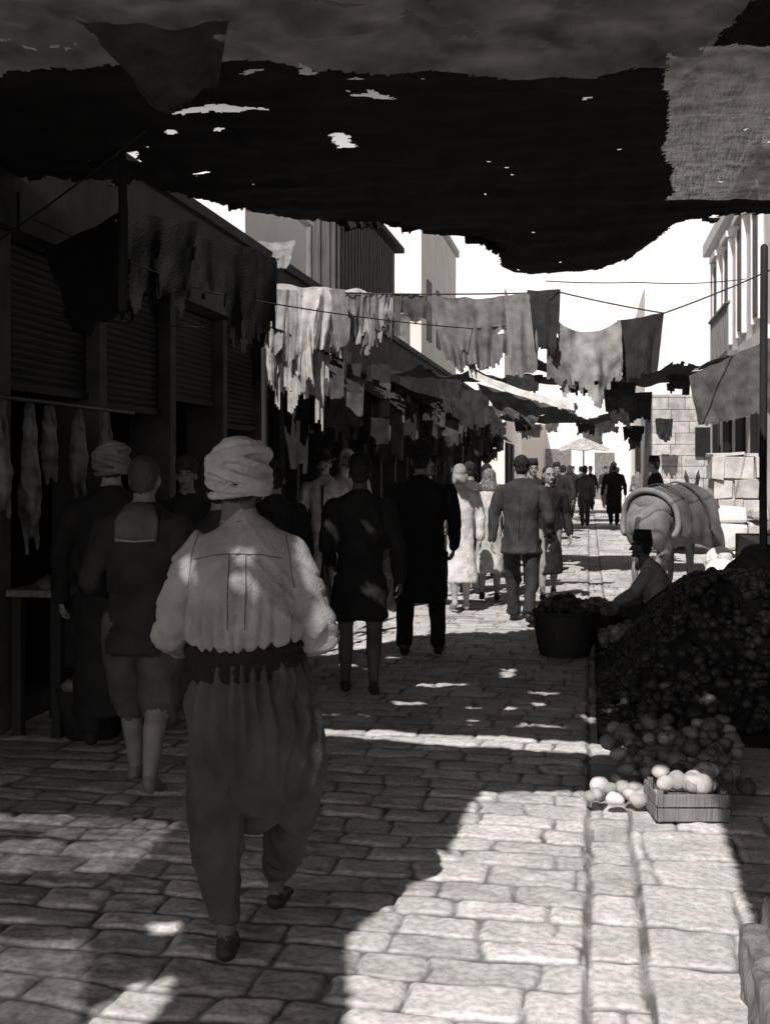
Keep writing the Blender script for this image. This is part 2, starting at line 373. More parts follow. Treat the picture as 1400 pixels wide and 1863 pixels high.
# ================================================================== PAVING
def build_paving():
    ys = [2.0]
    while ys[-1] < 62: ys.append(ys[-1] + max(.012, .012*(ys[-1]/4.2)**1.55))
    ys = np.array(ys)
    xs = np.concatenate([np.arange(-3.7, -2.5, .03), np.arange(-2.5, 1.3, .0115), np.arange(1.3, 2.6, .03)])
    X, Y = np.meshgrid(xs, ys)
    wx = X + .028*vn3(X*3, Y*3, 0, 1) + .013*vn3(X*10, Y*10, 0, 5)
    wy = Y + .028*vn3(X*2.2, Y*2, 0, 2) + .03*np.sin(X*1.1+1) + .013*vn3(X*10, Y*10, 0, 6)
    wx = np.where(np.abs(X-.1) < .16, X+.01*vn3(X*6, Y*6, 0, 7), wx)
    D = np.zeros_like(X); ID = np.zeros_like(X, dtype=np.int64)
    def region(mask, rowh, wmin, wmax, x0, x1, seed, jit=.02):
        r = np.random.RandomState(seed)
        nb = int(66/rowh); yb = np.arange(nb)*rowh + r.uniform(-jit, jit, nb)
        yy = wy[mask]; xx = wx[mask]
        ri = np.searchsorted(yb, yy)-1; ri = np.clip(ri, 0, nb-2)
        dv = np.minimum(yy-yb[ri], yb[ri+1]-yy)
        du = np.zeros_like(yy); bi = np.zeros_like(ri)
        for k in np.unique(ri):
            s = ri == k
            b = [x0-r.uniform(0, wmax)]
            while b[-1] < x1: b.append(b[-1]+r.uniform(wmin, wmax))
            b = np.array(b); q = np.clip(np.searchsorted(b, xx[s])-1, 0, len(b)-2)
            du[s] = np.minimum(xx[s]-b[q], b[q+1]-xx[s]); bi[s] = q
        rr = .03; a = np.clip(rr-du, 0, None); c = np.clip(rr-dv, 0, None)
        D[mask] = rr-np.sqrt(a*a+c*c) ; ID[mask] = ri*131+bi*7+seed*9973
        edge = np.minimum(np.abs(xx-x0), np.abs(x1-xx))-.006; D[mask] = np.minimum(D[mask], edge)
    mA = wx < 0; mG = (wx >= 0) & (wx < .19); mR = wx >= .19
    region(mA, .190, .17, .40, -6, 0, 11, .030)
    region(mG, .34, .3, .5, 0, .19, 12)
    region(mR, .37, .32, .62, .19, 5, 13, .05)
    gap = .005 + .007*vn3(X*6, Y*6, 0, 9)
    p = np.clip((D-gap)/.024, 0, 1)
    Hh = .0105*(1-(1-p)**2)
    idr = _h(ID, ID*3, 5, 1)
    Hh += .004*idr*p + .007*fbm(X*14, Y*14, 4, 3)*(.5+p) + .008*fbm(X*.9, Y*.9, 8, 2)
    Hh = np.where(mG, Hh-.014, Hh)
    Z = Hh - .012
    joint = (1-np.clip((D-gap)/.008+.1, 0, 1))*(.75+.3*vn3(X*9, Y*9, 0, 31))
    tone = .52+.24*idr+.4*fbm(X*9, Y*9, 21, 4)+.35*fbm(X*1.3, Y*1.3, 30, 3)
    V = np.stack([X, Y, Z], -1).reshape(-1, 3)
    ny, nx = X.shape
    i = np.arange(ny-1)[:, None]*nx + np.arange(nx-1)[None, :]
    F = np.stack([i, i+1, i+nx+1, i+nx], -1).reshape(-1, 4)
    me = bpy.data.meshes.new('street_paving'); me.from_pydata(V.tolist(), [], F.tolist())
    for nme, arr in (('joint', joint), ('tone', tone)):
        at_ = me.attributes.new(nme, 'FLOAT', 'POINT'); at_.data.foreach_set('value', arr.reshape(-1).astype(np.float32))
    me.polygons.foreach_set('use_smooth', [True]*len(F)); me.update()
    m = bpy.data.materials.new('worn_stone_setts'); m.use_nodes = True
    N = m.node_tree.nodes; L = m.node_tree.links; b = N['Principled BSDF']; b.inputs['Roughness'].default_value = .7; b.inputs['Specular IOR Level'].default_value = .25
    a1 = N.new('ShaderNodeAttribute'); a1.attribute_name = 'tone'; a2 = N.new('ShaderNodeAttribute'); a2.attribute_name = 'joint'
    r = N.new('ShaderNodeValToRGB'); r.color_ramp.elements[0].color = col(.34); r.color_ramp.elements[1].color = col(.72)
    r.color_ramp.elements[0].position = .05; r.color_ramp.elements[1].position = .95
    L.new(a1.outputs['Fac'], r.inputs['Fac'])
    tc = N.new('ShaderNodeTexCoord'); n = N.new('ShaderNodeTexNoise'); n.inputs['Scale'].default_value = 38; n.inputs['Detail'].default_value = 8
    L.new(tc.outputs['Object'], n.inputs['Vector'])
    mm = N.new('ShaderNodeMapRange'); mm.inputs['From Min'].default_value = .35; mm.inputs['From Max'].default_value = .58; mm.inputs['To Min'].default_value = .76; mm.inputs['To Max'].default_value = 1.08
    L.new(n.outputs['Fac'], mm.inputs['Value'])
    mu = N.new('ShaderNodeVectorMath'); mu.operation = 'SCALE'; L.new(r.outputs['Color'], mu.inputs[0]); L.new(mm.outputs[0], mu.inputs['Scale'])
    mx = N.new('ShaderNodeMix'); mx.data_type = 'RGBA'; L.new(a2.outputs['Fac'], mx.inputs['Factor']); L.new(mu.outputs[0], mx.inputs['A']); mx.inputs['B'].default_value = col(.11)
    L.new(mx.outputs['Result'], b.inputs['Base Color'])
    bp = N.new('ShaderNodeBump'); bp.inputs['Strength'].default_value = .45; bp.inputs['Distance'].default_value = .01
    L.new(n.outputs['Fac'], bp.inputs['Height']); L.new(bp.outputs['Normal'], b.inputs['Normal'])
    me.materials.append(m)
    ob = bpy.data.objects.new('street_paving', me); bpy.context.scene.collection.objects.link(ob)
build_paving()
S = 400
obj('ground', [Ch([(-S, -S, -.06), (S, -S, -.06), (S, S, -.06), (-S, S, -.06)], [(0, 1, 2, 3)], mat('packed_earth', .16, scale=2))])

# ================================================================== BIG AWNING
def inpoly(px, py, poly):
    r = np.zeros(px.shape, bool); n = len(poly); j = n-1
    for i in range(n):
        xi, yi = poly[i]; xj, yj = poly[j]
        c = ((yi > py) != (yj > py)) & (px < (xj-xi)*(py-yi)/(yj-yi+1e-12)+xi); r ^= c; j = i
    return r
SX = COT*math.sin(SUN_A+YAW); SD = COT*math.cos(SUN_A+YAW)
LIT = [   # sun patches on the paving under tears and gaps of the awning (metres right, metres ahead)
 [(-.09, 2.2), (-.11, 3.52), (-.13, 4.19), (.26, 5.02), (.38, 5.66), (.50, 6.04), (1.02, 6.06), (1.60, 5.76), (1.36, 4.51), (1.30, 4.1), (1.15, 2.2)],
 [(-.42, 7.50), (.17, 7.38), (1.20, 7.14), (1.45, 7.1), (1.45, 6.90), (1.15, 6.86), (.32, 7.08), (-.41, 7.34)],
 [(.12, 9.05), (.35, 9.09), (.62, 9.0), (.4, 8.94), (.14, 8.97)],
 [(.06, 8.40), (.28, 8.35), (.25, 8.27), (.08, 8.29)],
 [(.95, 9.72), (1.06, 9.7), (1.0, 9.35), (.93, 9.35)],
 [(-.84, 4.30), (-.73, 4.31), (-.74, 4.22), (-.82, 4.2)],
 [(-.83, 3.78), (-.68, 3.85), (-.70, 3.52), (-.70, 3.3), (-.92, 3.3), (-.90, 3.52)],
 [(1.45, 7.9), (1.62, 7.9), (1.6, 7.80), (1.45, 7.82)],
]
LOOSE = [[(-3.4, 4.75), (-3.4, 5.6), (-1.4, 5.65), (-.95, 5.5), (-1.05, 4.85)], [(-3.4, 2.6), (-3.4, 4.5), (-1.1, 4.5), (-1.0, 4.0), (-.8, 3.0), (-.8, 2.6)]]
SPOT = [(-.64, 3.92, 1.30, .026, .045), (-.415, 3.92, 1.17, .045, .03), (-.44, 3.92, 1.29, .04, .014), (-.205, 4.0, 1.24, .045, .14),
        (-.33, 8.6, 1.05, .03, .05), (-.05, 8.6, 1.02, .03, .03)]
HOLES = [(-.67, 4.96, .06, .05), (.104, 5.02, .03, .09), (.68, 5.16, .02, .06), (.84, 4.79, .045, .05), (-.37, 5.36, .04, .06), (-.03, 5.9, .06, .03), (-1.54, 7.16, .05, .11),
         (-.6, 5.39, .05, .02), (-1.15, 7.5, .05, .03), (-.25, 4.78, .17, .025), (.25, 4.86, .07, .03), (-.15, 5.5, .02, .05), (-1.6, 5.15, .3, .012), (-.05, 5.93, .1, .012)]
EX = [-4.2, -2.44, -1.62, -1.30, -.9, -.42, -.04, .35, .7, .93, 1.02, 1.63, 2.04, 2.12, 2.2, 2.8, 4.2]
ED = [7.3, 7.54, 7.76, 8.24, 8.88, 9.08, 9.04, 9.46, 9.5, 9.8, 10.3, 10.1, 9.75, 9.4, 8.85, 8.7, 8.5]
def awn_z(x, d):
    z = 3.52 + .05*fbm(x*.8, d*.8, 40, 2) - .20*np.exp(-((x-1.55)/.68)**4-((d-10.2)/1.1)**2)
    z = z + .018*vn3(x*2+d*3, d*5, 0, 44) + .012*vn3(x*9, d*2, 0, 46)
    near = 1/(1+np.exp((d-5.4)*8))
    z = z + near*(.035*vn3(x*3.2+d*1.5, d*4, 0, 47) + .02*vn3(x*8-d*6, d*6, 0, 48))
    z = z - .07*np.exp(-((d-5.45-.10*np.sin(x*2.3))/.28)**2) * (x < 1.4)
    return z
def build_awning():
    c = .018
    xs = np.arange(-3.9, 3.6, c); ds = np.arange(-3.6, 10.6, c)
    X, Dd = np.meshgrid(xs, ds)
    X = X + .011*vn3(X*55, Dd*55, 0, 3); Dd = Dd + .011*vn3(X*55, Dd*55, 0, 4)
    Z = awn_z(X, Dd)
    ny, nx = X.shape
    V = np.stack([X*CS-Dd*SN, X*SN+Dd*CS, Z], -1).reshape(-1, 3)
    i = (np.arange(ny-1)[:, None]*nx + np.arange(nx-1)[None, :]).reshape(-1)
    F = np.stack([i, i+1, i+nx+1, i+nx], -1)
    cx = X[:-1, :-1].reshape(-1)+c/2; cd = Dd[:-1, :-1].reshape(-1)+c/2; cz = Z[:-1, :-1].reshape(-1)
    edge = np.interp(cx, EX, ED) + .12*fbm(cx*5, 0*cx, 50, 3) + .05*vn3(cx*22, 0, 0, 51) + .04*vn3(cx*50, 0, 0, 52)
    keep = cd < edge
    gx = cx+SX*cz; gd = cd+SD*cz
    jx = gx + .02*vn3(gx*9, gd*9, 0, 60)+.012*vn3(gx*25, gd*25, 0, 61); jd = gd + .025*vn3(gx*9, gd*9, 0, 62)+.015*vn3(gx*25, gd*25, 0, 63)
    keep &= ~inpoly(gx+.3*(jx-gx), gd+.3*(jd-gd), LIT[0])
    for p in LIT[1:]: keep &= ~inpoly(jx, jd, p)
    for (sx, sd, sz, rx, rz) in SPOT:
        ax = sx+SX*sz; ad = sd+SD*sz
        keep &= ((gx-ax)/rx)**2+((gd-ad)/(rz*SD+.012))**2 > 1
    hx = cx+.03*vn3(cx*20, cd*20, 0, 70)+.02*vn3(cx*45, cd*45, 0, 71); hd = cd+.04*vn3(cx*18, cd*18, 0, 72)
    for (a, b, rx, rd) in HOLES: keep &= ((hx-a)/rx)**2+((hd-b)/rd)**2 > 1
    keep &= ~((vn3(cx*16, cd*16, 0, 80) > .972) & (cd > 4.4))
    m = np.zeros(len(cx), int)
    bord = 5.38+.13*np.sin(cx*2.3+.6)+.06*fbm(cx*3, 0*cx, 90, 2)
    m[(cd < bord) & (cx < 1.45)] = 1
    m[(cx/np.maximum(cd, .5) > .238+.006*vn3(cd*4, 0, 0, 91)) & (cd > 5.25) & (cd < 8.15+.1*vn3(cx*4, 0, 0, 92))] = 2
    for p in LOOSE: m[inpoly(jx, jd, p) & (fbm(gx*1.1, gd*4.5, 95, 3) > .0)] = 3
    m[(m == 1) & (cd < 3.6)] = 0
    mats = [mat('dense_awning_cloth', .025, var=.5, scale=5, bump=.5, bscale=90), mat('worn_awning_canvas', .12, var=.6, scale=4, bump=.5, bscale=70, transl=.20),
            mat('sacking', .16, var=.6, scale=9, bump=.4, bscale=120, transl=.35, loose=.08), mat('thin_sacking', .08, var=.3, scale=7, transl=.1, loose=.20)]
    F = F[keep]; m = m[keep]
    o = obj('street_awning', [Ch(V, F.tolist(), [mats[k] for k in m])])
    return o
build_awning()

# ------------------------------------------------------------------ cloth sheets
def patch(A, B, C, D_, m, cell=.022, sag=0., fold=.03, nf=5, rag=.25, holes=.0, seed=0, sagdir=None, gather=0):
    A, B, C, D_ = [at(*p) for p in (A, B, C, D_)]
    w = max(np.linalg.norm(B-A), np.linalg.norm(C-D_)); hgt = max(np.linalg.norm(D_-A), np.linalg.norm(C-B))
    nu = max(4, int(w/cell)); nv = max(4, int(hgt/cell))
    U, Vv = np.meshgrid(np.linspace(0, 1, nu+1), np.linspace(0, 1, nv+1))
    u = U[..., None]; v = Vv[..., None]
    P = (A*(1-u)+B*u)*(1-v)+(D_*(1-u)+C*u)*v
    nrm = np.cross(B-A, D_-A); nrm /= np.linalg.norm(nrm)
    f = np.sin(U*nf*2*math.pi+1.5*vn3(U*3, Vv*2, 0, seed)+seed)*.6 + vn3(U*nf*2.2, Vv*2.5, 0, seed+1) + .35*vn3(U*nf*6, Vv*7, 0, seed+2)
    P = P + nrm*(f*fold*(.35+.65*Vv))[..., None]
    P[..., 2] -= sag*4*U*(1-U)*(1-.3*Vv)
    P[..., 2] += .012*vn3(U*w*8, Vv*3, 0, seed+4)
    V = P.reshape(-1, 3)
    i = (np.arange(nv)[:, None]*(nu+1) + np.arange(nu)[None, :]).reshape(-1)
    F = np.stack([i, i+1, i+nu+2, i+nu+1], -1)
    cu = (U[:-1, :-1]+.5/nu).reshape(-1); cv = (Vv[:-1, :-1]+.5/nv).reshape(-1)
    cut = 1-rag*(.5+.5*vn3(cu*w*5, 0, 0, seed+7))*.55-rag*(.5+.5*vn3(cu*w*22, 0, 0, seed+8))*.45
    keep = cv < cut
    if rag: keep &= (cu > .03*(1+vn3(cv*hgt*8, 1, 0, seed+9))*min(1, rag*3)) & (cu < 1-.03*(1+vn3(cv*hgt*8, 5, 0, seed+9))*min(1, rag*3))
    if holes: keep &= fbm(cu*w*5, cv*hgt*5, seed+11, 3) < .62-holes
    return Ch(V, F[keep].tolist(), m)
def mrag(v, t=.25): return mat('rag_cloth_%03d' % int(v*1000), v, var=.4, scale=8, bump=.4, bscale=70, transl=t)
def rope(name, pts, r=.008, parent=None, v=.05):
    P = [at(*p) for p in pts]
    Q = []
    for a in range(len(P)-1):
        for t in np.linspace(0, 1, 9)[:-1]:
            q = P[a]*(1-t)+P[a+1]*t; q[2] -= .12*t*(1-t)*np.linalg.norm(P[a+1]-P[a])*.35; Q.append(q)
    Q.append(P[-1])
    return obj(name, [tube(Q, [r]*len(Q), mat('rope_fibre', v), ref=(0, 0, 1), seg=6)], parent=parent)

R0 = random.Random(5)
ch = []
for k in range(17):     # bunch of torn cloths heaped over the left of the line
    x0 = -1.22+k*.042+R0.uniform(-.03, .02); w = R0.uniform(.14, .28); L = R0.uniform(.7, 1.08)*(1.08 if k < 11 else .8)
    dd = 12+R0.uniform(-.14, .14); dx = R0.uniform(-.10, .10)
    ch.append(patch((x0, dd, 3.44), (x0+w, dd+R0.uniform(-.05, .05), 3.42), (x0+w*.85+dx, dd+R0.uniform(-.06, .06), 3.40-L), (x0+dx, dd, 3.36-L), mrag((.54, .66, .42, .26)[k % 4]), cell=.016, fold=.06, nf=1.8, rag=.34, seed=k*5))
for k in range(12):
    x0 = -1.24+R0.uniform(0, .70); L = R0.uniform(.95, 1.42)
    ch.append(patch((x0, 12, 3.3), (x0+.06, 12.03, 3.3), (x0+.03+R0.uniform(-.07, .07), 12, 3.3-L), (x0-.0, 12, 3.3-L), mrag(.5), cell=.014, fold=.02, nf=1, rag=.6, seed=k*9+2))
obj('tattered_hanging_rags', ch)
ch = []
for k in range(12):
    x0 = -.52+k*.05+R0.uniform(-.02, .02); w = R0.uniform(.12, .2); L = R0.uniform(.32, .68)
    ch.append(patch((x0, 12.05+R0.uniform(-.08, .08), 3.42), (x0+w, 12.0, 3.40), (x0+w*.8, 12, 3.36-L), (x0+.01, 12, 3.34-L), mrag((.22, .36, .12)[k % 3]), cell=.018, fold=.05, nf=1.5, rag=.6, seed=100+k*5))
obj('tattered_hanging_rags', ch)
obj('hanging_sackcloth', [patch((.42, 12, 3.38), (1.33, 12.0, 3.40), (1.30, 12.0, 2.66), (.62, 12.0, 2.58), mrag(.24), sag=.03, fold=.05, nf=6, rag=.30, holes=.06, seed=31),
                          patch((.1, 12.02, 3.40), (.45, 12.0, 3.38), (.48, 12.0, 3.05), (.1, 12.0, 3.12), mrag(.11), fold=.04, nf=3, rag=.6, seed=36),
                          patch((.75, 12.06, 2.95), (1.2, 12.06, 2.9), (1.15, 12.06, 2.42), (.9, 12.06, 2.5), mrag(.15), fold=.04, nf=3, rag=.7, seed=38)])
obj('hanging_cloth', [patch((1.2, 11.95, 3.38), (1.55, 11.95, 3.40), (1.53, 11.95, 2.52), (1.26, 11.95, 2.55), mrag(.30), fold=.035, nf=2.5, rag=.22, seed=41)])
obj('hanging_cloth', [patch((1.42, 11.90, 3.42), (1.76, 11.93, 3.43), (1.72, 11.93, 2.70), (1.50, 11.9, 2.64), mrag(.05), fold=.03, nf=2, rag=.35, seed=43)])
obj('hanging_cloth', [patch((1.70, 12, 3.15), (2.40, 12, 3.16), (2.42, 12, 2.38), (1.80, 12, 2.20), mrag(.44), sag=.14, fold=.09, nf=2.4, rag=.5, holes=.04, seed=47),
                      patch((1.62, 12.05, 3.0), (1.95, 12.05, 2.9), (2.0, 12, 2.3), (1.6, 12, 2.32), mrag(.2), fold=.04, nf=2, rag=.5, seed=48)])
obj('hanging_cloth', [patch((2.36, 12.1, 3.14), (2.84, 12.1, 3.22), (2.76, 12.1, 2.52), (2.44, 12.1, 2.45), mrag(.04, .1), fold=.035, nf=2, rag=.2, seed=53)])
obj('slung_canvas_strip', [patch((1.02, 15, 2.93), (2.42, 15, 2.48), (2.42, 14.9, 2.34), (1.05, 14.9, 2.78), mrag(.78, .1), sag=.07, fold=.01, nf=2, rag=.2, seed=59),
                           patch((1.12, 15.1, 2.74), (2.5, 15.1, 2.46), (2.45, 15.1, 2.18), (1.5, 15.1, 2.18), mrag(.14), sag=.05, fold=.05, nf=4, rag=.5, holes=.03, seed=61)])
obj('hung_canvas_panel', [patch((3.38, 13.2, 2.66), (4.12, 12.6, 3.04), (4.1, 12.6, 2.22), (3.48, 13.2, 2.1), mrag(.15), fold=.02, nf=3, rag=.06, seed=67)])
obj('roof_canvas', [patch((-2.15, 13.0, 4.50), (-1.03, 14.0, 4.35), (-1.05, 13.2, 3.88), (-1.80, 12.8, 3.84), mrag(.32, .3), sag=.18, fold=.05, nf=3, rag=.2, holes=.02, seed=71)])
obj('lean_to_canvas', [patch((-1.45, 12.5, 3.62), (-.30, 12.6, 3.55), (-.05, 12.5, 3.42), (-1.3, 12.4, 3.40), mrag(.5, .2), sag=.03, fold=.03, nf=3, rag=.3, seed=73)])
obj('dark_hanging_cloth', [patch((-2.15, 7.5, 3.02), (-1.60, 7.5, 3.3), (-1.62, 7.5, 2.55), (-1.95, 7.5, 2.42), mrag(.012, .01), fold=.03, nf=2, rag=.3, seed=77)])
obj('dark_hanging_cloth', [patch((-1.5, 9.2, 3.45), (-1.0, 9.6, 3.4), (-1.05, 9.6, 2.5), (-1.4, 9.2, 2.6), mrag(.012, .01), fold=.04, nf=2, rag=.7, seed=79),
                            patch((-1.9, 8.6, 3.5), (-1.4, 9.0, 3.5), (-1.5, 9.0, 2.7), (-1.85, 8.6, 2.6), mrag(.012, .01), fold=.04, nf=2, rag=.6, seed=83),
                            patch((-1.3, 10.0, 3.5), (-.95, 10.6, 3.5), (-.95, 10.6, 2.3), (-1.2, 10.0, 2.5), mrag(.012, .01), fold=.04, nf=2, rag=.6, seed=84)])
obj('patched_awning_flap', [patch((-1.25, 4.8, 3.46), (-.62, 4.85, 3.46), (-.80, 5.6, 3.36), (-1.05, 5.7, 3.30), mrag(.11, .25), cell=.016, sag=.03, fold=.03, nf=2, rag=.3, seed=883)])
ch = []
for k in range(22):     # frayed strips dangling from the far hem of the awning
    x = R0.uniform(-2.3, 2.9); d = float(np.interp(x, EX, ED))-.05; z = float(awn_z(np.array(x), np.array(d)))+.01
    w = R0.uniform(.05, .3); L = R0.uniform(.03, .12)
    ch.append(patch((x, d, z), (x+w, d+.02, z), (x+w*.7, d+.03, z-L), (x+.01, d+.03, z-L), mat('frayed_hem', .03, transl=.1), cell=.012, fold=.015, nf=1.5, rag=.9, seed=900+k))
obj('frayed_awning_hem', ch)
rope('clothes_line', [(-1.75, 11.9, 3.75), (-1.2, 12, 3.44), (1.76, 12, 3.42), (2.84, 12.1, 3.22), (4.1, 12.6, 3.75)])
rope('clothes_line', [(1.6, 11.8, 3.5), (2.6, 12.2, 3.55), (4.4, 14.5, 3.95)], r=.006)
rope('overhead_wire', [(-2.3, 7.4, 3.25), (-1.4, 9.5, 3.05), (.9, 12, 3.05), (1.7, 12, 3.14)], r=.006)
rope('overhead_wire', [(-2.2, 7.5, 2.62), (-1.3, 8.5, 2.65)], r=.006)
rope('overhead_wire', [(-2.5, 7.4, 3.0), (-1.3, 6.5, 3.5)], r=.007)
def inv3(X, Y, Z): return (X*CS+Y*SN, -X*SN+Y*CS, Z)
def sheet(name, x0, x1, y0, y1, z, v, seed, slope=0, rag=.1, drop=0):
    return obj(name, [patch(inv3(x0, y1, z+slope), inv3(x1, y1, z), inv3(x1, y0, z-drop), inv3(x0, y0, z+slope-drop), mrag(v, .06), cell=.05, sag=.25, fold=.09, nf=5, rag=rag, holes=.05, seed=seed)])
sheet('cloth_awning', -.9, 2.2, 16.4, 18.6, 3.15, .03, 304, rag=.35)
sheet('cloth_awning', -3.4, 1.0, 18.2, 20.0, 3.3, .03, 301, rag=.3)
sheet('cloth_awning', -3.3, 2.1, 29, 33, 3.1, .03, 302, rag=.3)
sheet('cloth_awning', -3.3, 2.1, 40, 43.5, 3.5, .03, 303, rag=.3)
ch = []
for k in range(22):
    Xx = R0.uniform(-2.6, 1.9); Yy = R0.choice((18, 28.5, 33, 38, 44)); zt = R0.uniform(2.7, 3.2); w = R0.uniform(.3, .9); L = R0.uniform(.3, .75)
    ch.append(patch(inv3(Xx, Yy, zt), inv3(Xx+w, Yy, zt), inv3(Xx+w*.9, Yy, zt-L), inv3(Xx+.05, Yy, zt-L*.9), mrag((.03, .05, .12, .35)[k % 4 if Yy > 30 else k % 2]), cell=.04, fold=.06, nf=3, rag=.5, seed=700+k*3))
obj('distant_hanging_rags', ch)
# market umbrella in the distance
V = []; F = []; n = 8; ux, uy, uz = -.15, 36.0, 2.55
for j in range(n):
    a = 2*math.pi*j/n; V.append((ux+.95*math.cos(a), uy+.95*math.sin(a), uz-.42))
    a2 = a+math.pi/n; V.append((ux+.84*math.cos(a2), uy+.84*math.sin(a2), uz-.36))
V.append((ux, uy, uz))
for j in range(2*n): F.append((j, (j+1) % (2*n), 2*n))
obj('market_umbrella', [Ch(V, F, mrag(.7, .3)), tube([(ux, uy, 0), (ux, uy, uz+.08)], [.025, .02], mat('umbrella_pole', .08), seg=8)])

# ================================================================== LEFT SHOP ROW
FX = -3.6
stone = mat('dark_stone', .05, var=.4, scale=3, bump=.5, bscale=14)  # very dark, mottled stone
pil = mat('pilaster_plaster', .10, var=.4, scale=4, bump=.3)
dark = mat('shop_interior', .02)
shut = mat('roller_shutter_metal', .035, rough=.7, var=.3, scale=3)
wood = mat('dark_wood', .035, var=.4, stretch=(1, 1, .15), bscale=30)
lwood = mat('weathered_wood', .20, var=.4, scale=5, stretch=(6, 6, .5), bscale=20, bump=.5)
row = empty('shop_row')
Ys = [3.85+1.51*i for i in range(25)]
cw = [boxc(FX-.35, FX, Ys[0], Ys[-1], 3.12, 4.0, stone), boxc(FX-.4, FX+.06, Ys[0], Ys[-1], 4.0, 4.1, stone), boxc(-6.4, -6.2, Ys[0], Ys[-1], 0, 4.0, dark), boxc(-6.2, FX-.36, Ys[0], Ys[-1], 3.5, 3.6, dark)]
obj('upper_wall', cw, False, row)
cp = []; cs = []; ci = []
for i, y in enumerate(Ys):
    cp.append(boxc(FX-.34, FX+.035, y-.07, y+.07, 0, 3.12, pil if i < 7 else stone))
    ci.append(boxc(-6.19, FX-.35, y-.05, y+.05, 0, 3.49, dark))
    if i < len(Ys)-1:
        zb = [2.15, 2.15, 2.2, 2.15, 2.3, 2.1, 2.5][i % 7]; y0, y1 = y+.072, y+1.51-.072
        V = []; F = []; z = 3.11
        while z > zb:
            for dz, dx in ((0, 0), (-.018, .014), (-.036, .014)):
                V += [(FX-.08+dx, y0, z+dz), (FX-.08+dx, y1, z+dz)]
            z -= .052
        n = len(V)//2
        for q in range(n-1): F.append((2*q, 2*q+1, 2*q+3, 2*q+2))
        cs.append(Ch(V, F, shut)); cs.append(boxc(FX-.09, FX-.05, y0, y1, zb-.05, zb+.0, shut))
        cs.append(boxc(FX-.3, FX+.12, y0-.05, y1+.05, 3.125, 3.36, stone if i % 2 else shut))
        ci.append(boxc(FX-.3, FX+.0, y0, y1, 0, .16, stone))
        if i > 3:
            for q in range(3): ci.append(boxc(-4.6, -4.2, y0+.05, y1-.05, .5+q*.6, .53+q*.6, wood))
            for q in range(12):
                yy = rnd.uniform(y0+.1, y1-.2); zz = (.53, 1.13, 1.73)[q % 3]; ci.append(boxc(-4.55, -4.25, yy, yy+rnd.uniform(.08, .2), zz+.002, zz+rnd.uniform(.1, .35), cloth((.04, .1, .06)[q % 3])))
obj('pilasters', cp, False, row); obj('roller_shutters', cs, False, row); obj('shop_interiors', ci, False, row)
ch = []
for i in range(5, 24):
    y = Ys[i]
    z1 = 3.1+R0.uniform(-.1, .3); out = R0.uniform(.7, 1.3)
    ch.append(patch(inv3(FX+.05, y+.1, z1), inv3(FX+.05, y+1.4, z1), inv3(FX+out, y+1.3, z1-.5), inv3(FX+out, y+.2, z1-.45), mrag((.03, .05, .025)[i % 3], .06), cell=.05, sag=.1, fold=.05, nf=3, rag=.4, seed=400+i))
    for q in range(6):
        yy = y+R0.uniform(.1, 1.3); xx = FX+R0.uniform(.1, .6); zt = R0.uniform(2.2, 3.2); L = R0.uniform(.4, 1.1)
        ch.append(patch(inv3(xx, yy, zt), inv3(xx+.3, yy, zt), inv3(xx+.27, yy, zt-L), inv3(xx+.03, yy, zt-L), mrag((.02, .06, .04, .08, .02, .03)[q], .06), cell=.05, fold=.05, nf=2, rag=.5, seed=500+i*7+q))
obj('shop_canopies_and_wares', ch)
for (x, d, z0, z1, r) in ((-1.56, 7.05, 2.6, 3.5, .03), (-.98, 9.6, 0, 2.6, .025), (-.86, 9.9, 0, 2.5, .02)):
    a = at(x, d); obj('timber_pole', [tube([(a[0], a[1], z0), (a[0]+.01, a[1], (z0+z1)/2), (a[0], a[1], z1)], [r, r*.95, r*.85], wood, seg=10)])
meat = mat('hanging_meat', .17, rough=.5, var=.8, scale=9, bump=.5, bscale=20)
obj('meat_rail', [tube([(-3.3, 5.2, 2.05), (-3.3, 8.3, 2.05)], [.015, .015], mat('iron', .06, rough=.5), ref=(0, 0, 1))])
for (y, L, r) in ((6.66, .78, .07), (6.92, .42, .055), (7.34, .5, .065), (6.3, .6, .07), (7.8, .6, .055)):
    z = 2.03
    pr = [tube([(-3.3, y-.03, z), (-3.3, y-.035, z-L*.25), (-3.3, y-.01, z-L*.45)], [.014, .026, .045], meat), tube([(-3.3, y+.03, z), (-3.3, y+.04, z-L*.25), (-3.3, y+.01, z-L*.45)], [.014, .026, .045], meat),
          tube([(-3.3, y, z-L*.4), (-3.3, y, z-L*.62), (-3.3, y, z-L*.85), (-3.3, y, z-L)], [(.04, .05), (r, r*.8), (r*.9, r*.8), (.03, .04)], meat),
          tube([(-3.3, y-.05, z-L*.85), (-3.28, y-.07, z-L*1.15)], [.026, .012], meat), tube([(-3.3, y+.05, z-L*.85), (-3.28, y+.06, z-L*1.12)], [.026, .012], meat)]
    obj('hanging_carcass', [fuse(pr, .010, sm=2, wr=.007, wf=22, seed=int(y*10)), tube([(-3.3, y, 2.07), (-3.3, y, 2.0)], [.006, .006], mat('iron', .06), ref=(1, 0, 0), seg=6)])
tb = [boxc(-3.5, -3.14, 6.75, 7.4, .86, .90, lwood), boxc(-3.15, -3.12, 6.75, 7.4, .74, .858, wood)]
for yy in (6.78, 7.3):
    for xx in (-3.48, -3.22): tb.append(boxc(xx, xx+.06, yy, yy+.06, 0, .858, wood))
obj('butcher_table', tb, False)
obj('meat_pieces', [fuse([ell((-3.30+rnd.uniform(-.06, .06), 6.84+k*.09, .93+.02*(k % 2)), (.07, .05, .04), meat) for k in range(6)], .014, sm=2, wr=.006)])
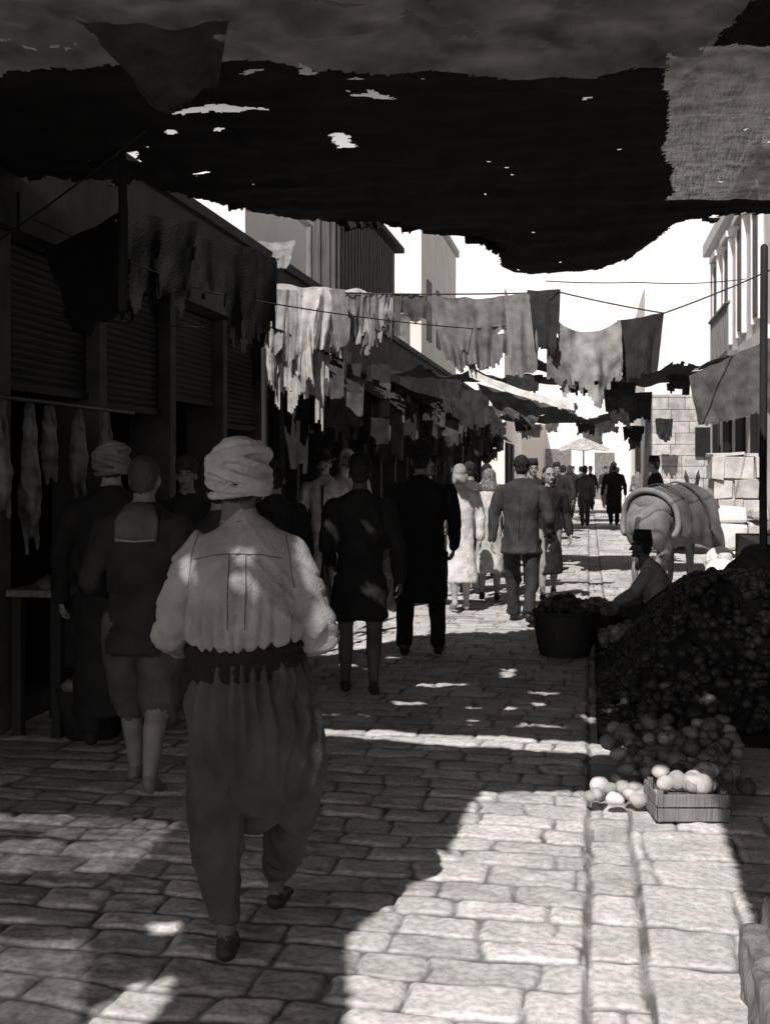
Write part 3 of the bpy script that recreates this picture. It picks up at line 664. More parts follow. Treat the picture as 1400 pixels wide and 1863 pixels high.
obj('offal_basket', [tube([(-2.98, 6.85, .01), (-2.98, 6.85, .25), (-2.98, 6.85, .3)], [.16, .22, .23], wood, seg=20, cap='flat')]+[ell((-2.98+rnd.uniform(-.13, .13), 6.85+rnd.uniform(-.13, .13), .33), (.06, .05, .04), meat) for _ in range(8)])

white = mat('whitewash', .82, var=.08, scale=1.2, bump=.2, bscale=8, rough=.9)
cream = mat('pale_limestone', .52, var=.25, scale=1.5, bump=.4, bscale=10)
grey = mat('grey_boarding', .10, var=.35, scale=4, stretch=(5, 5, .4))
gsh = mat('grey_shutter', .2)
b = empty('boarded_house')
obj('walls', [boxc(-9, -4.4, 20.5, 27, 3.6, 6.6, grey)], False, b)
obj('boards', [boxc(-9+.001+k*.17, -9+.09+k*.17, 20.45, 20.497, 4.1, 6.5, lwood if k % 3 == 0 else grey) for k in range(27)]+[boxc(-4.397, -4.35, 20.6+k*.3, 20.74+k*.3, 4.1, 6.5, grey) for k in range(20)], False, b)
obj('eaves', [boxc(-9.2, -4.2, 20.3, 27.2, 6.603, 6.72, wood)], False, b)
b = empty('whitewashed_house')
obj('walls', [boxc(-9, -4.2, 30, 38, 3.6, 8.4, white)], False, b)
obj('parapet_cornice', [boxc(-9.1, -4.1, 29.88, 38.1, 8.403, 8.6, cream), boxc(-6.4, -4.15, 29.86, 29.997, 5.55, 5.75, cream)], False, b)
obj('windows', [boxc(-6.2, -5.4, 29.96, 29.998, 4.3, 5.4, dark), boxc(-5.0, -4.5, 29.96, 29.998, 4.2, 5.4, gsh), boxc(-4.197, -4.16, 31, 31.8, 5, 6.6, gsh), boxc(-4.197, -4.16, 33, 33.8, 5, 6.6, gsh)], False, b)
b = empty('rooftop_terrace')
obj('parapet', [boxc(-7.5, -4.1, 13.9, 17, 4.103, 5.2, white)], False, b)
obj('coping', [boxc(-7.6, -4.0, 13.8, 17.1, 5.203, 5.3, white)], False, b)

# ================================================================== RIGHT SIDE BUILDINGS
b = empty('corner_townhouse')
obj('walls', [boxc(2.25, 7, 15.4, 23.0, 0, 5.6, white)], False, b)
tr = [boxc(2.12, 7.1, 15.3, 23.1, 5.603, 5.82, white), boxc(2.17, 2.247, 15.3, 23.1, 3.25, 3.42, white)]
wd = []
for k in range(4):
    y = 16.2+k*1.7
    wd.append(boxc(2.2, 2.247, y, y+.62, 3.7, 5.2, gsh))
    tr.append(boxc(2.18, 2.246, y-.1, y-.003, 3.6, 5.3, white)); tr.append(boxc(2.18, 2.246, y+.623, y+.72, 3.6, 5.3, white)); tr.append(boxc(2.14, 2.246, y-.15, y+.77, 5.303, 5.4, white))
    wd.append(boxc(2.2, 2.247, y, y+.85, .3, 2.5, wood))
obj('trim', tr, False, b); obj('shutters', wd, False, b)
obj('balcony', [boxc(1.95, 2.11, 17.6, 20.2, 3.25, 3.33, lwood)]+[boxc(1.96, 1.98, 17.65+k*.14, 17.68+k*.14, 3.333, 4.0, lwood) for k in range(18)]+[boxc(1.94, 2.0, 17.6, 20.2, 4.003, 4.04, lwood)], False, b)
def masonry(x0, x1, y, z0, z1, bw, bh, ms, depth=.3, face='y', j=0, off=.012):
    c = []; z = z0; r = 0
    while z < z1-.02:
        x = x0 - (bw*.5 if r % 2 else 0)
        hh = min(bh*rnd.uniform(.85, 1.15), z1-z)
        while x < x1:
            w = bw*rnd.uniform(.6, 1.4); a = max(x, x0); bb = min(x+w, x1)
            if bb-a > .06: c.append(boxc(a+.006, bb-.006, y+rnd.uniform(-off, off), y+depth, z+.006, z+hh-.006, rnd.choice(ms), j))
            x += w
        z += hh; r += 1
    return c
lime = [mat('limestone_a', .5, var=.3, bump=.6, bscale=14), mat('limestone_b', .42, var=.35, bump=.6, bscale=14), mat('limestone_c', .58, var=.3, bump=.6, bscale=14)]
b = empty('stone_house')
obj('masonry', masonry(1.5, 7, 29.2, 0, 3.4, .55, .26, lime), False, b)
obj('core', [boxc(1.52, 7, 29.3, 36, 0, 3.38, cream)], False, b)
obj('openings', [boxc(2.5, 3.2, 29.12, 29.18, 1.9, 2.6, dark), boxc(3.9, 4.7, 29.12, 29.18, 0, 2.2, wood)], False, b)
b = empty('pale_building')
wallm = mat('pale_plaster', .84, var=.06, scale=.8, bump=.2, bscale=6)  # very pale, nearly even plaster colour
obj('walls', [boxc(-14, 14, 62, 70, 0, 11.5, wallm)], False, b)
obj('door_and_windows', [boxc(-2.2, -.9, 61.9, 61.997, 0, 2.6, gsh), boxc(.3, 1.3, 61.9, 61.997, 0, 2.4, gsh)], False, b)
b = empty('side_house')
obj('walls', [boxc(-9, -3.2, 46, 58, 0, 8.6, wallm), boxc(-3.19, -3.1, 46.5, 48, 0, 2.6, dark), boxc(-3.19, -3.1, 49, 50.5, 0, 2.6, dark)], False, b)
b = empty('side_house')
obj('walls', [boxc(2.0, 12, 44, 58, 0, 8.2, wallm), boxc(1.9, 1.99, 45, 47, 0, 2.6, dark), boxc(1.9, 1.99, 48.5, 50.5, 0, 2.6, dark)], False, b)
bevel(obj('stone_pier', masonry(1.62, 2.24, 16.2, 0, 1.85, .40, .30, lime, depth=.9, j=.022, off=.05)+[boxc(1.66, 2.22, 16.3, 17.0, .0, 1.80, cream)], False), .025)
def boulders(n, fx, r0, r1, ms, seed, squash=.75, seg=12, rg=8):
    rr = random.Random(seed); out = []
    for k in range(n):
        p = fx(rr); r = rr.uniform(r0, r1)
        e = ell((0, 0, 0), (r, r*rr.uniform(.8, 1.1), r*squash*rr.uniform(.85, 1.15)), ms[k % len(ms)], yaw=rr.uniform(0, 6), tilt=rr.uniform(-.6, .6), seg=seg, rg=rg)
        nse = vn3(e.V[:, 0]/r*1.3+k, e.V[:, 1]/r*1.3, e.V[:, 2]/r*1.3, seed)
        e.V = e.V*(1+.16*nse)[:, None] + np.array(p); out.append(e)
    return out
obj('rubble_heap', boulders(90, lambda r: (lambda x, q: (x, 24+q, .12+r.uniform(0, 1)*max(0, 1.15-abs(x-2.2)*.5-abs(q)*.6)))(r.uniform(1.3, 3.2), r.uniform(-.9, .9)), .12, .26, lime, 5), False)
bevel(obj('whitewashed_block', masonry(1.55, 2.2, 15.35, 0, 1.15, .5, .34, [white, lime[2], white], depth=.6, j=.03, off=.06), False), .04)
obj('rubble_heap', boulders(60, lambda r: (r.uniform(1.5, 2.3), r.uniform(14.5, 15.4), .08+.5*r.random()), .08, .2, [white, lime[2]], 6), False)

# ================================================================== MARKET GOODS (right)
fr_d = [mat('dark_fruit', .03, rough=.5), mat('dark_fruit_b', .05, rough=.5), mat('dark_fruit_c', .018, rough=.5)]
fr_l = [mat('pale_squash', .5, rough=.6, var=.35), mat('pale_melon', .40, rough=.6, var=.4), mat('pale_melon_b', .56, rough=.6, var=.3)]
fr_m = [mat('onion', .16, rough=.5), mat('onion_shaded_squash_b', .10, rough=.5), mat('onion_shaded_squash_c', .24, rough=.5)]
def mound_h(x, y):
    a = np.clip((y-7.2)/1.7, 0, 1); e = np.clip((x-.0)/.9, 0, 1)
    return .03+.80*(a*a*(3-2*a))*(e*e*(3-2*e))*(1-.25*np.clip((y-9.3)/1.5, 0, 1))
gx, gy = np.meshgrid(np.linspace(.05, 1.95, 60), np.linspace(7.25, 11.2, 110))
gz = mound_h(gx, gy)+.02*vn3(gx*6, gy*6, 0, 5)
gz[:, 0] = -.02; gz[0, :] = -.02
nyy, nxx = gx.shape; i = (np.arange(nyy-1)[:, None]*nxx+np.arange(nxx-1)[None, :]).reshape(-1)
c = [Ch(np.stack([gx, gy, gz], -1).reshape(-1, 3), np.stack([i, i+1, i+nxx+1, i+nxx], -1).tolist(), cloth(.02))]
def fx(r):
    x = r.uniform(.08, 1.9); y = r.uniform(7.35, 10.2); return (x, y, float(mound_h(x, y))+.02)
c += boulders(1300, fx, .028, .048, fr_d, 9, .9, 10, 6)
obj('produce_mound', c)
def fx(r):
    x = r.uniform(.12, 1.0); y = r.uniform(10.1, 10.9); return (x, y, .10+.22*(1-abs(x-.55)*1.2)*r.uniform(.2, 1))
obj('onion_heap', boulders(260, fx, .035, .055, fr_m, 19, .9, 10, 6))
def fx(r):
    x = r.uniform(.10, .78); y = r.uniform(6.05, 6.9); hh = .20*max(0, min(1, (y-5.95)/.6)); return (x, y, .05+hh*r.uniform(.5, 1))
obj('squash_heap', boulders(130, fx, .032, .052, [fr_m[0], fr_m[1], fr_m[1], fr_m[0], fr_m[2]], 23, .8, 14, 9) +  # heap body takes the dark onion tones: awning shade put into its colour
    boulders(20, lambda r: (r.uniform(.0, .36), r.uniform(5.80, 6.04), .045+.02*r.random()), .034, .050, fr_l, 29, .8, 16, 10))
cr = []
cx0, cx1, cy0, cy1 = .30, .62, 5.66, 5.92
for z in (.012, .078): cr += [boxc(cx0, cx1, cy0-.012, cy0, z, z+.058, lwood, .003), boxc(cx0, cx1, cy1, cy1+.012, z, z+.058, lwood, .003), boxc(cx0-.012, cx0-.001, cy0, cy1, z, z+.058, lwood, .003), boxc(cx1+.001, cx1+.012, cy0, cy1, z, z+.058, lwood, .003)]
cr += [boxc(cx0, cx1, cy0, cy1, .006, .014, lwood)]
for (a, bb) in ((cx0+.002, cy0+.002), (cx1-.028, cy0+.002), (cx0+.002, cy1-.028), (cx1-.028, cy1-.028)): cr.append(boxc(a, a+.026, bb, bb+.026, .015, .15, lwood))
bevel(obj('wooden_crate', [rotz(q, math.radians(9), (.46, 5.75, 0)) for q in cr], False), .003)
obj('melons', boulders(13, lambda r: (r.uniform(.34, .59), r.uniform(5.72, 5.94), r.uniform(.12, .19)), .042, .062, fr_l+[mat('darker_melon', .3, var=.4)], 37, .85, 18, 12))  # mix of pale melons and a darker tone
def basket(name, X, Y, r, h, fruits, seed):
    n = 40; V = []; F = []; lv = 12
    for k in range(lv+1):
        t = k/lv; rr = r*(.78+.22*math.sin(t*1.5)); z = h*t
        for j in range(n):
            a = 2*math.pi*j/n; w = .008*(1 if (j+k) % 2 else -1)
            V.append((X+(rr+w)*math.cos(a), Y+(rr+w)*math.sin(a), z))
    for k in range(lv):
        for j in range(n): F.append((k*n+j, k*n+(j+1) % n, (k+1)*n+(j+1) % n, (k+1)*n+j))
    L = [(X+r*math.cos(2*math.pi*j/24), Y+r*math.sin(2*math.pi*j/24), h) for j in range(26)]
    c = [Ch(V, F, wood), tube(L, [.018]*26, wood, ref=(0, 0, 1), seg=8)]
    c += boulders(80, lambda q: (lambda a, s: (X+s*math.cos(a), Y+s*math.sin(a), h+.13*(1-(s/r)**2)-.01))(q.uniform(0, 6.28), r*.88*math.sqrt(q.random())), .035, .048, fruits, seed, .95, 12, 8)
    return obj(name, c)
X, Y = at(1.58, 10.45)[:2]; basket('wicker_basket', X, Y, .27, .38, fr_d+[fr_m[1]], 3)
X, Y = at(2.0, 11.3)[:2]; basket('wicker_basket', X, Y, .24, .25, fr_m, 4)
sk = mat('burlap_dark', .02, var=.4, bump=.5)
pr = [ell((1.5+rnd.uniform(-.25, .3), 9.6+.35*k, .45+.12*(k % 2)), (.36, .3, .42), sk) for k in range(5)]
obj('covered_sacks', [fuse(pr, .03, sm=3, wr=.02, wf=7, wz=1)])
a = at(3.19, 10.0)
obj('stall_post', [tube([(a[0], a[1], 0), (a[0]-.01, a[1], 1.5), (a[0], a[1], 3.5)], [.035, .032, .032], wood, seg=10)])
obj('market_stall', [boxc(1.75, 2.2, 4.2, 14.9, 0, .85, wood), boxc(2.2, 2.3, 3.0, 15.2, 0, 3.6, stone)], False)
tbk = fuse([boxc(.48, .80, 3.15, 3.90, -.02, .20, lwood), boxc(.56, .80, 3.5, 3.99, -.02, .27, lwood)], .012, sm=2, wr=.014, wf=12, wz=1)
obj('timber_block', [tbk])

# ================================================================== DONKEY
def donkey():
    m = mat('donkey_coat', .20, var=.3, scale=10, bump=.3, bscale=80); m2 = mat('donkey_dark', .06, bump=.3); hf = mat('hoof', .05)
    pr = [tube([(0, -.58, .94), (0, -.46, 1.02), (0, -.1, .98), (0, .2, .92), (0, .45, .94), (0, .6, 1.0)], [(.18, .18), (.26, .28), (.27, .28), (.24, .28), (.2, .26), (.13, .18)], m, ref=(1, 0, 0), seg=20),
          ell((-.12, -.49, .95), (.15, .2, .28), m), ell((.12, -.49, .95), (.15, .2, .28), m),
          tube([(0, .5, 1.0), (0, .72, 1.16), (0, .85, 1.30)], [(.11, .19), (.08, .14), (.07, .11)], m),
          tube([(0, .82, 1.34), (0, 1.0, 1.24), (0, 1.16, 1.08), (0, 1.22, 1.02)], [(.08, .10), (.075, .095), (.05, .06), (.05, .05)], m),
          tube([(-.05, .82, 1.40), (-.08, .8, 1.53), (-.09, .8, 1.62)], [.025, (.035, .02), .008], m2), tube([(.05, .82, 1.40), (.08, .8, 1.53), (.09, .8, 1.62)], [.025, (.035, .02), .008], m2)]
    for sx in (-1, 1):
        pr.append(tube([(sx*.14, -.44, .88), (sx*.16, -.36, .64), (sx*.13, -.56, .40), (sx*.13, -.54, .22), (sx*.13, -.51, .08)], [(.11, .16), (.08, .11), (.042, .052), (.033, .033), (.038, .038)], m))
        pr.append(tube([(sx*.13, -.51, .07), (sx*.13, -.49, .02)], [.042, .048], hf))
        pr.append(tube([(sx*.13, .42, .82), (sx*.13, .43, .55), (sx*.13, .44, .38), (sx*.13, .43, .2), (sx*.13, .44, .07)], [(.08, .1), (.05, .06), (.045, .045), (.03, .03), (.036, .036)], m))
        pr.append(tube([(sx*.13, .45, .06), (sx*.13, .46, .02)], [.04, .047], hf))
    pr.append(tube([(0, -.72, 1.04), (0, -.78, .90), (0, -.77, .64), (0, -.76, .46)], [.03, .022, .018, .035], m2))
    body = fuse(pr, .016, sm=3, wr=.003, wf=20)
    V = []; F = []; na = 44; nl = 44
    for k in range(nl+1):
        y = -.44+1.16*k/nl
        for s_, off in ((0, 0), (1, .055)):
            for j in range(na+1):
                a = math.radians(-36+252*j/na); dr = max(0, -math.sin(a))
                r1 = .31+off+.05*(k/nl)+.025*float(vn3(j*.18, k*.14, 0, 5))
                V.append((r1*math.cos(a)*(1.04+.45*dr*(.6+.6*k/nl)), y+.05*math.cos(2*a)+.02*float(vn3(j*.3, 0, 0, 9)), 1.04+r1*math.sin(a)*(1.02+.9*dr*(k/nl))-.12*(k/nl)*abs(math.cos(a))))
    q = na+1
    for k in range(nl):
        for j in range(na):
            a = k*2*q+j; F.append((a, a+1, a+2*q+1, a+2*q)); b_ = a+q; F.append((b_, b_+2*q, b_+2*q+1, b_+1))
    for j in range(na):
        F.append((j, j+q, j+q+1, j+1)); e = nl*2*q+j; F.append((e, e+1, e+q+1, e+q))
    for k in range(nl):
        for j in (0, na):
            a = k*2*q+j; F.append((a, a+2*q, a+3*q, a+q))
    felt = mat('felt_pack_cloth', .13, var=.45, scale=5, bump=.3, bscale=30); rim = mat('felt_rim', .24, var=.3, bump=.3)
    L = [(.335*math.cos(math.radians(a))*(1.04+.27*max(0, -math.sin(math.radians(a)))), -.46+.05*math.cos(2*math.radians(a)), 1.04+.335*math.sin(math.radians(a))) for a in range(-36, 218, 8)]
    pad = fuse([tube([(0, -.40, 1.14), (0, .5, 1.06)], [(.27, .20), (.26, .2)], mat('straw_pad', .18, var=.4, bump=.4), seg=18)], .02, sm=2, wr=.006, wf=8)
    straps = []
    for yy in (-.18, .32):
        t = (yy+.44)/1.16; L2 = []
        for a in range(-10, 194, 8):
            ar = math.radians(a); rr = .375+.05*t+.012
            L2.append((rr*math.cos(ar)*1.04, yy, 1.04+rr*math.sin(ar)*1.02-.12*t*abs(math.cos(ar))))
        straps.append(tube(L2, [(.022, .010)]*len(L2), m2, ref=(0, 1, 0), seg=8))
    ch = [body, pad, Ch(V, F, felt), tube(L, [.036]*len(L), rim, ref=(0, 1, 0), seg=10)]+straps
    xf(ch, at(3.44, 14.6), YAW-math.radians(38))
    return obj('donkey', ch)
donkey()

# ================================================================== MAIN MAN
def main_man():
    sh = mat('worn_shirt', .27, var=.30, scale=7, bump=.35, bscale=130); tr = mat('baggy_trousers', .055, var=.4, scale=6, bump=.4, bscale=90)
    sa = mat('dark_sash', .010, bump=.6, bscale=50); ms = skin(.10); shoe = mat('leather_slipper', .02, rough=.5)
    st = mat('shirt_seam', .10, bump=.2)
    tur = mat('turban_cloth', .38, var=.2, scale=14, bump=.3, bscale=120); hr = cloth(.03)
    P = [tube([(.0, 0, 1.00), (.01, 0, .93), (.03, .01, .80), (.04, .03, .68), (.042, .05, .58), (.035, .06, .51), (.035, .06, .475)], [(.165, .115), (.186, .14), (.207, .168), (.218, .175), (.210, .165), (.15, .13), (.07, .08)], tr, seg=32),
         tube([(-.095, -.02, .62), (-.098, -.03, .45), (-.082, -.03, .30), (-.064, -.03, .16)], [(.094, .12), (.082, .10), (.064, .075), (.052, .062)], tr, seg=22),
         tube([(.152, .06, .62), (.158, .14, .47), (.122, .22, .34), (.082, .31, .21)], [(.104, .13), (.084, .10), (.066, .078), (.052, .06)], tr, seg=22)]
    lo = fuse(P, .009, sm=6, wr=.016, wf=13, wz=.12, seed=4)
    def gather(c, zt, zb, amp, n, seed, up=False, cx=0.0):
        x, y, z = c.V.T
        th = np.arctan2(y, x-cx); w = np.clip((z-zb)/(zt-zb), 0, 1); w = w*w*(3-2*w) if not up else (1-w)**1.3
        nn = vn3(th*2, z*3, 0, seed)
        f = np.abs(np.sin(th*n*.5+nn*2.2+z*2))-.5 + .4*vn3(th*n*.6, z*5, 0, seed+1)
        a = amp*w*f; R = np.sqrt((x-cx)**2+y**2)+1e-6
        c.V[:, 0] += a*(x-cx)/R; c.V[:, 1] += a*y/R
    gather(lo, .99, .50, .030, 19, 5, cx=.02)
    A = [tube([(-.062, -.03, .2), (-.058, -.03, .06)], [.036, .03], ms), tube([(-.058, -.05, .03), (-.062, .04, .028), (-.08, .15, .02)], [(.036, .03), (.042, .03), (.04, .018)], shoe),
         tube([(-.058, -.03, .08), (-.058, -.03, .04)], [.034, .036], shoe)]
    B = [tube([(.08, .31, .25), (.068, .39, .09)], [.036, .03], ms), tube([(.068, .37, .05), (.07, .45, .032), (.085, .56, .022)], [(.036, .032), (.042, .03), (.04, .018)], shoe)]
    fe = [fuse(A, .008, sm=2), fuse(B, .008, sm=2)]
    S_ = []
    for k in range(7):
        z = .968+k*.0165; L = [((.188+.006*(k % 2))*math.cos(2*math.pi*j/30), (.138)*math.sin(2*math.pi*j/30), z+.012*math.sin(2*math.pi*j/30+k*1.3)+.008*math.cos(2*math.pi*j/30)) for j in range(33)]
        S_.append(tube(L, [(.012, .013)]*33, sa, ref=(0, 0, 1), seg=8))
    S_.append(tube([(0, 0, .95), (0, 0, 1.075)], [(.186, .134), (.184, .132)], sa, seg=30))
    sash = fuse(S_, .007, sm=1)
    T = [tube([(0, 0, 1.06), (0, -.005, 1.09), (0, -.012, 1.13), (-.003, -.016, 1.20), (-.006, -.016, 1.29), (-.008, -.012, 1.37), (-.010, 0, 1.415), (-.014, .006, 1.445), (-.018, .01, 1.48)],
              [(.170, .124), (.196, .152), (.198, .154), (.190, .142), (.186, .128), (.182, .112), (.154, .09), (.098, .066), (.05, .05)], sh, seg=40),
         tube([(-.155, -.0, 1.368), (-.208, -.028, 1.26), (-.238, -.048, 1.12)], [.058, .056, .058], sh, seg=24),
         tube([(-.238, -.048, 1.12), (-.254, -.035, 1.08), (-.222, .08, 1.04), (-.15, .19, 1.05)], [.058, .056, .050, .036], sh, seg=24),
         tube([(.143, -.0, 1.368), (.202, -.026, 1.26), (.246, -.044, 1.12)], [.058, .056, .058], sh, seg=24),
         tube([(.246, -.044, 1.12), (.262, -.03, 1.08), (.230, .09, 1.05), (.15, .2, 1.07)], [.057, .055, .050, .036], sh, seg=24)]
    up = fuse(T, .008, sm=4, wr=.010, wf=8, wz=.7, seed=21)
    gather(up, 1.32, 1.06, .022, 22, 9, up=True)
    # slack diagonal creases falling from the shoulders and round the elbows
    x, y, z = up.V.T
    cre = np.abs(vn3((np.abs(x)*1.0+z*.9)*22, z*4+np.sign(x)*7, y*3, 55)); cre = np.clip(.28-cre, 0, 1)/.28
    arm = np.clip((np.abs(x)-.17)/.03, 0, 1)
    cr2 = np.clip(.3-np.abs(vn3(x*6, y*6, z*26+np.abs(x)*20, 57)), 0, 1)/.3
    up.V[:, 1] += .008*cre*(1-arm)*np.sign(y+.001)*-1*(-1)
    up.V[:, 0] += .009*cr2*arm*np.sign(x)*-1
    sm_ = seams(up, [[(-.155, 1.345), (-.08, 1.362), (-.01, 1.366), (.07, 1.362), (.142, 1.345)],
                     [(-.152, 1.42), (-.166, 1.36), (-.172, 1.30), (-.180, 1.24)], [(.140, 1.42), (.154, 1.36), (.162, 1.30), (.172, 1.24)],
                     [(-.035, 1.362), (-.038, 1.25), (-.036, 1.10)], [(.018, 1.362), (.022, 1.25), (.018, 1.10)]], st, r=.0022, off=.0006)
    nk = fuse([tube([(-.018, .005, 1.44), (-.022, .012, 1.56)], [.054, .05], ms)], .01, sm=2)
    collar = fuse([tube([(-.017, .004, 1.452), (-.019, .008, 1.497)], [(.070, .066), (.061, .058)], sh, cap='flat', seg=28)], .006, sm=2)
    cl2 = tube([(-.017, .004, 1.456), (-.0172, .0045, 1.460)], [(.0725, .0685), (.0725, .0685)], st, cap='flat', seg=28)
    hd = head((-.024, .03, 1.605), ms, hr, 'turban', True, s=1.03, m_hat=tur, voxel=.006)
    hands_ = [hand((-.145, .2, 1.05), (.6, .8, 0), (.5, -.5, -.6), ms, side=-1), hand((.145, .21, 1.07), (-.6, .8, 0), (-.5, -.5, -.6), ms, side=1)]
    ch = [lo, sash, up, nk, collar, cl2]+sm_+fe+hands_+hd
    xf(ch, at(-.47, 4.0, .003), YAW)
    return obj('man_in_turban', ch)
main_man()

# ================================================================== OTHER PEOPLE
def sailor_collar():
    return [tube([(0, -.128, 1.27), (0, -.112, 1.38), (0, -.06, 1.45)], [(.11, .012), (.115, .014), (.08, .03)], cloth(.10), cap='flat'),
            tube([(-.10, -.142, 1.285), (0, -.146, 1.275), (.10, -.142, 1.285)], [.004]*3, cloth(.3), ref=(0, 0, 1), seg=6)]
def lapels():
    return [tube([(0, .125, 1.18), (0, .118, 1.42)], [(.014, .006), (.045, .01)], cloth(.7), cap='flat'), tube([(0, .135, 1.16), (0, .13, 1.44)], [.016, .014], cloth(.03), cap='flat')]
person('boy_in_sailor_collar', -1.23, 6.05, 1.70, turn=-6, style='hair', top=.025, bot=.07, hair=.05, sk=.20, hem=.42, leg='breeches', stride=.12, wide=1.05, voxel=.012, shoe=.14, lead=-1, bag=sailor_collar(), seed=3, belt=True,
       arms=[((-.15, -.03, .63), (-.13, .10, .57)), ((.15, -.04, .63), (.13, .08, .56))], wr=.013)
person('man_in_white_turban', -1.60, 6.95, 1.78, turn=10, style='turban', top=.02, bot=.02, hat=mat('turban_dull', .2), hem=.12, stride=.06, wide=1.1, flare=1.1, seed=5)
person('boy_in_dark_jacket', -1.02, 7.3, 1.60, turn=0, style='cap', top=.04, bot=.03, hat=.04, hem=.42, stride=.09, seed=35)
person('pedestrian', -.86, 9.3, 1.66, turn=5, style='fez', top=.025, bot=.03, hat=.03, hem=.3, stride=.08, seed=36)
person('pedestrian', -1.5, 9.0, 1.70, turn=180, style='cap', top=.03, bot=.03, hat=.05, hem=.35, stride=.06, seed=37, face=True)
person('man_in_fedora', -.69, 13.6, 1.80, turn=172, style='fedora', top=.48, bot=.2, hat=.06, hem=.43, face=True, stride=.08, seed=6, sk=.28, bag=lapels())
person('man_in_white_headdress', -.46, 14.3, 1.86, turn=185, style='scarf', top=.38, bot=.2, hat=.5, hem=.2, face=True, stride=.05, seed=7, sk=.22)
person('man_in_shorts', -.18, 8.55, 1.72, turn=0, style='cap', top=.018, bot=.02, hat=.02, sk=.08, hem=.33, leg='shorts', stride=.11, wide=1.04, flare=1.18, lead=-1, seed=8, voxel=.012, belt=True,
       arms=[((-.14, -.03, .63), (-.125, .10, .56)), ((.155, -.05, .64), (.165, -.03, .50))], wr=.012)
person('stout_man_in_overcoat', .31, 10.3, 1.83, turn=-8, style='fedora', top=.014, bot=.015, hat=.02, hem=.27, wide=1.22, stride=.10, flare=1.02, seed=9,
       arms=[((-.16, -.02, .63), (-.13, .09, .54)), ((.165, -.02, .63), (.15, .07, .52))])
person('woman_in_white_coat', .86, 13.6, 1.68, turn=8, style='wave', top=.68, bot=.5, hair=.3, hem=.2, leg='bare', sk=.35, stride=.07, wide=.92, flare=1.25, shoe=.4, seed=10, wr=.008)
person('woman_in_polka_dot_headscarf', 1.28, 14.6, 1.62, turn=-5, style='scarf', top=.5, bot=.4, hat=mat('polka_dot_scarf', .2, var=.95, scale=60), hem=.22, leg='bare', sk=.3, stride=.06, wide=.95, flare=1.2, seed=11, wr=.008)
person('pedestrian', 1.10, 15.4, 1.72, turn=0, style='hair', top=.06, bot=.05, stride=.06, seed=44)
person('man_in_grey_suit', 1.44, 12.55, 1.77, turn=-14, style='hair', top=.045, bot=.035, hair=.02, sk=.28, hem=.42, wide=1.12, stride=.15, flare=1.08, lead=-1, seed=12, voxel=.011, wr=.011, seam=.015)
person('woman_in_dark_coat', 2.02, 14.7, 1.66, turn=190, style='long', top=.02, bot=.03, hair=.03, hem=.2, face=True, stride=.05, leg='bare', sk=.3, seed=13, flare=1.1)
person('pedestrian', 1.85, 16.0, 1.72, turn=0, style='fedora', top=.025, bot=.03, voxel=.02, hem=.42, seed=14)
person('pedestrian', 1.5, 17.5, 1.70, turn=0, style='wave', top=.3, bot=.05, hem=.25, leg='bare', voxel=.02, seed=15)
person('pedestrian', .6, 16.5, 1.70, turn=0, style='cap', top=.06, bot=.05, voxel=.02, seed=16)
person('pedestrian', 2.3, 18.5, 1.74, turn=180, style='fez', top=.03, bot=.04, voxel=.02, seed=46, face=True)
person('man_in_fez', 4.55, 20.0, 1.80, turn=60, style='fez', top=.02, bot=.02, hat=.02, voxel=.02, hem=.4, seed=17)
person('man_in_long_robe', 6.45, 33.5, 1.76, turn=0, style='cap', top=.02, bot=.02, hem=.2, wide=1.2, voxel=.025, seed=18)
person('pedestrian', 5.55, 33, 1.66, turn=0, style='cap', top=.10, bot=.09, hat=.06, voxel=.025, seed=19)
person('pedestrian', 3.9, 27, 1.72, turn=180, style='fez', top=.03, bot=.03, voxel=.025, face=True, seed=20)
person('pedestrian', 4.5, 30, 1.70, turn=0, style='hair', top=.04, bot=.03, voxel=.025, seed=21)
for k, (x, d, v) in enumerate(((7.0, 42, .03), (7.6, 44, .04), (6.6, 40, .05), (8.2, 43, .03), (6.9, 47, .03), (7.9, 50, .05), (8.4, 39.5, .2), (5.9, 38, .03), (6.2, 43, .03), (8.9, 48, .04), (9.6, 50, .03), (7.3, 49, .04), (9.0, 46, .03))):
    person('pedestrian', x, d, 1.62+.03*(k % 4), turn=(0, 180, 20, 0)[k % 4], style=('cap', 'fez', 'hair', 'scarf')[k % 4], top=v, bot=.03, hat=.05, hem=(.42, .15)[k % 2], voxel=.03, seed=30+k, hands=k < 3)

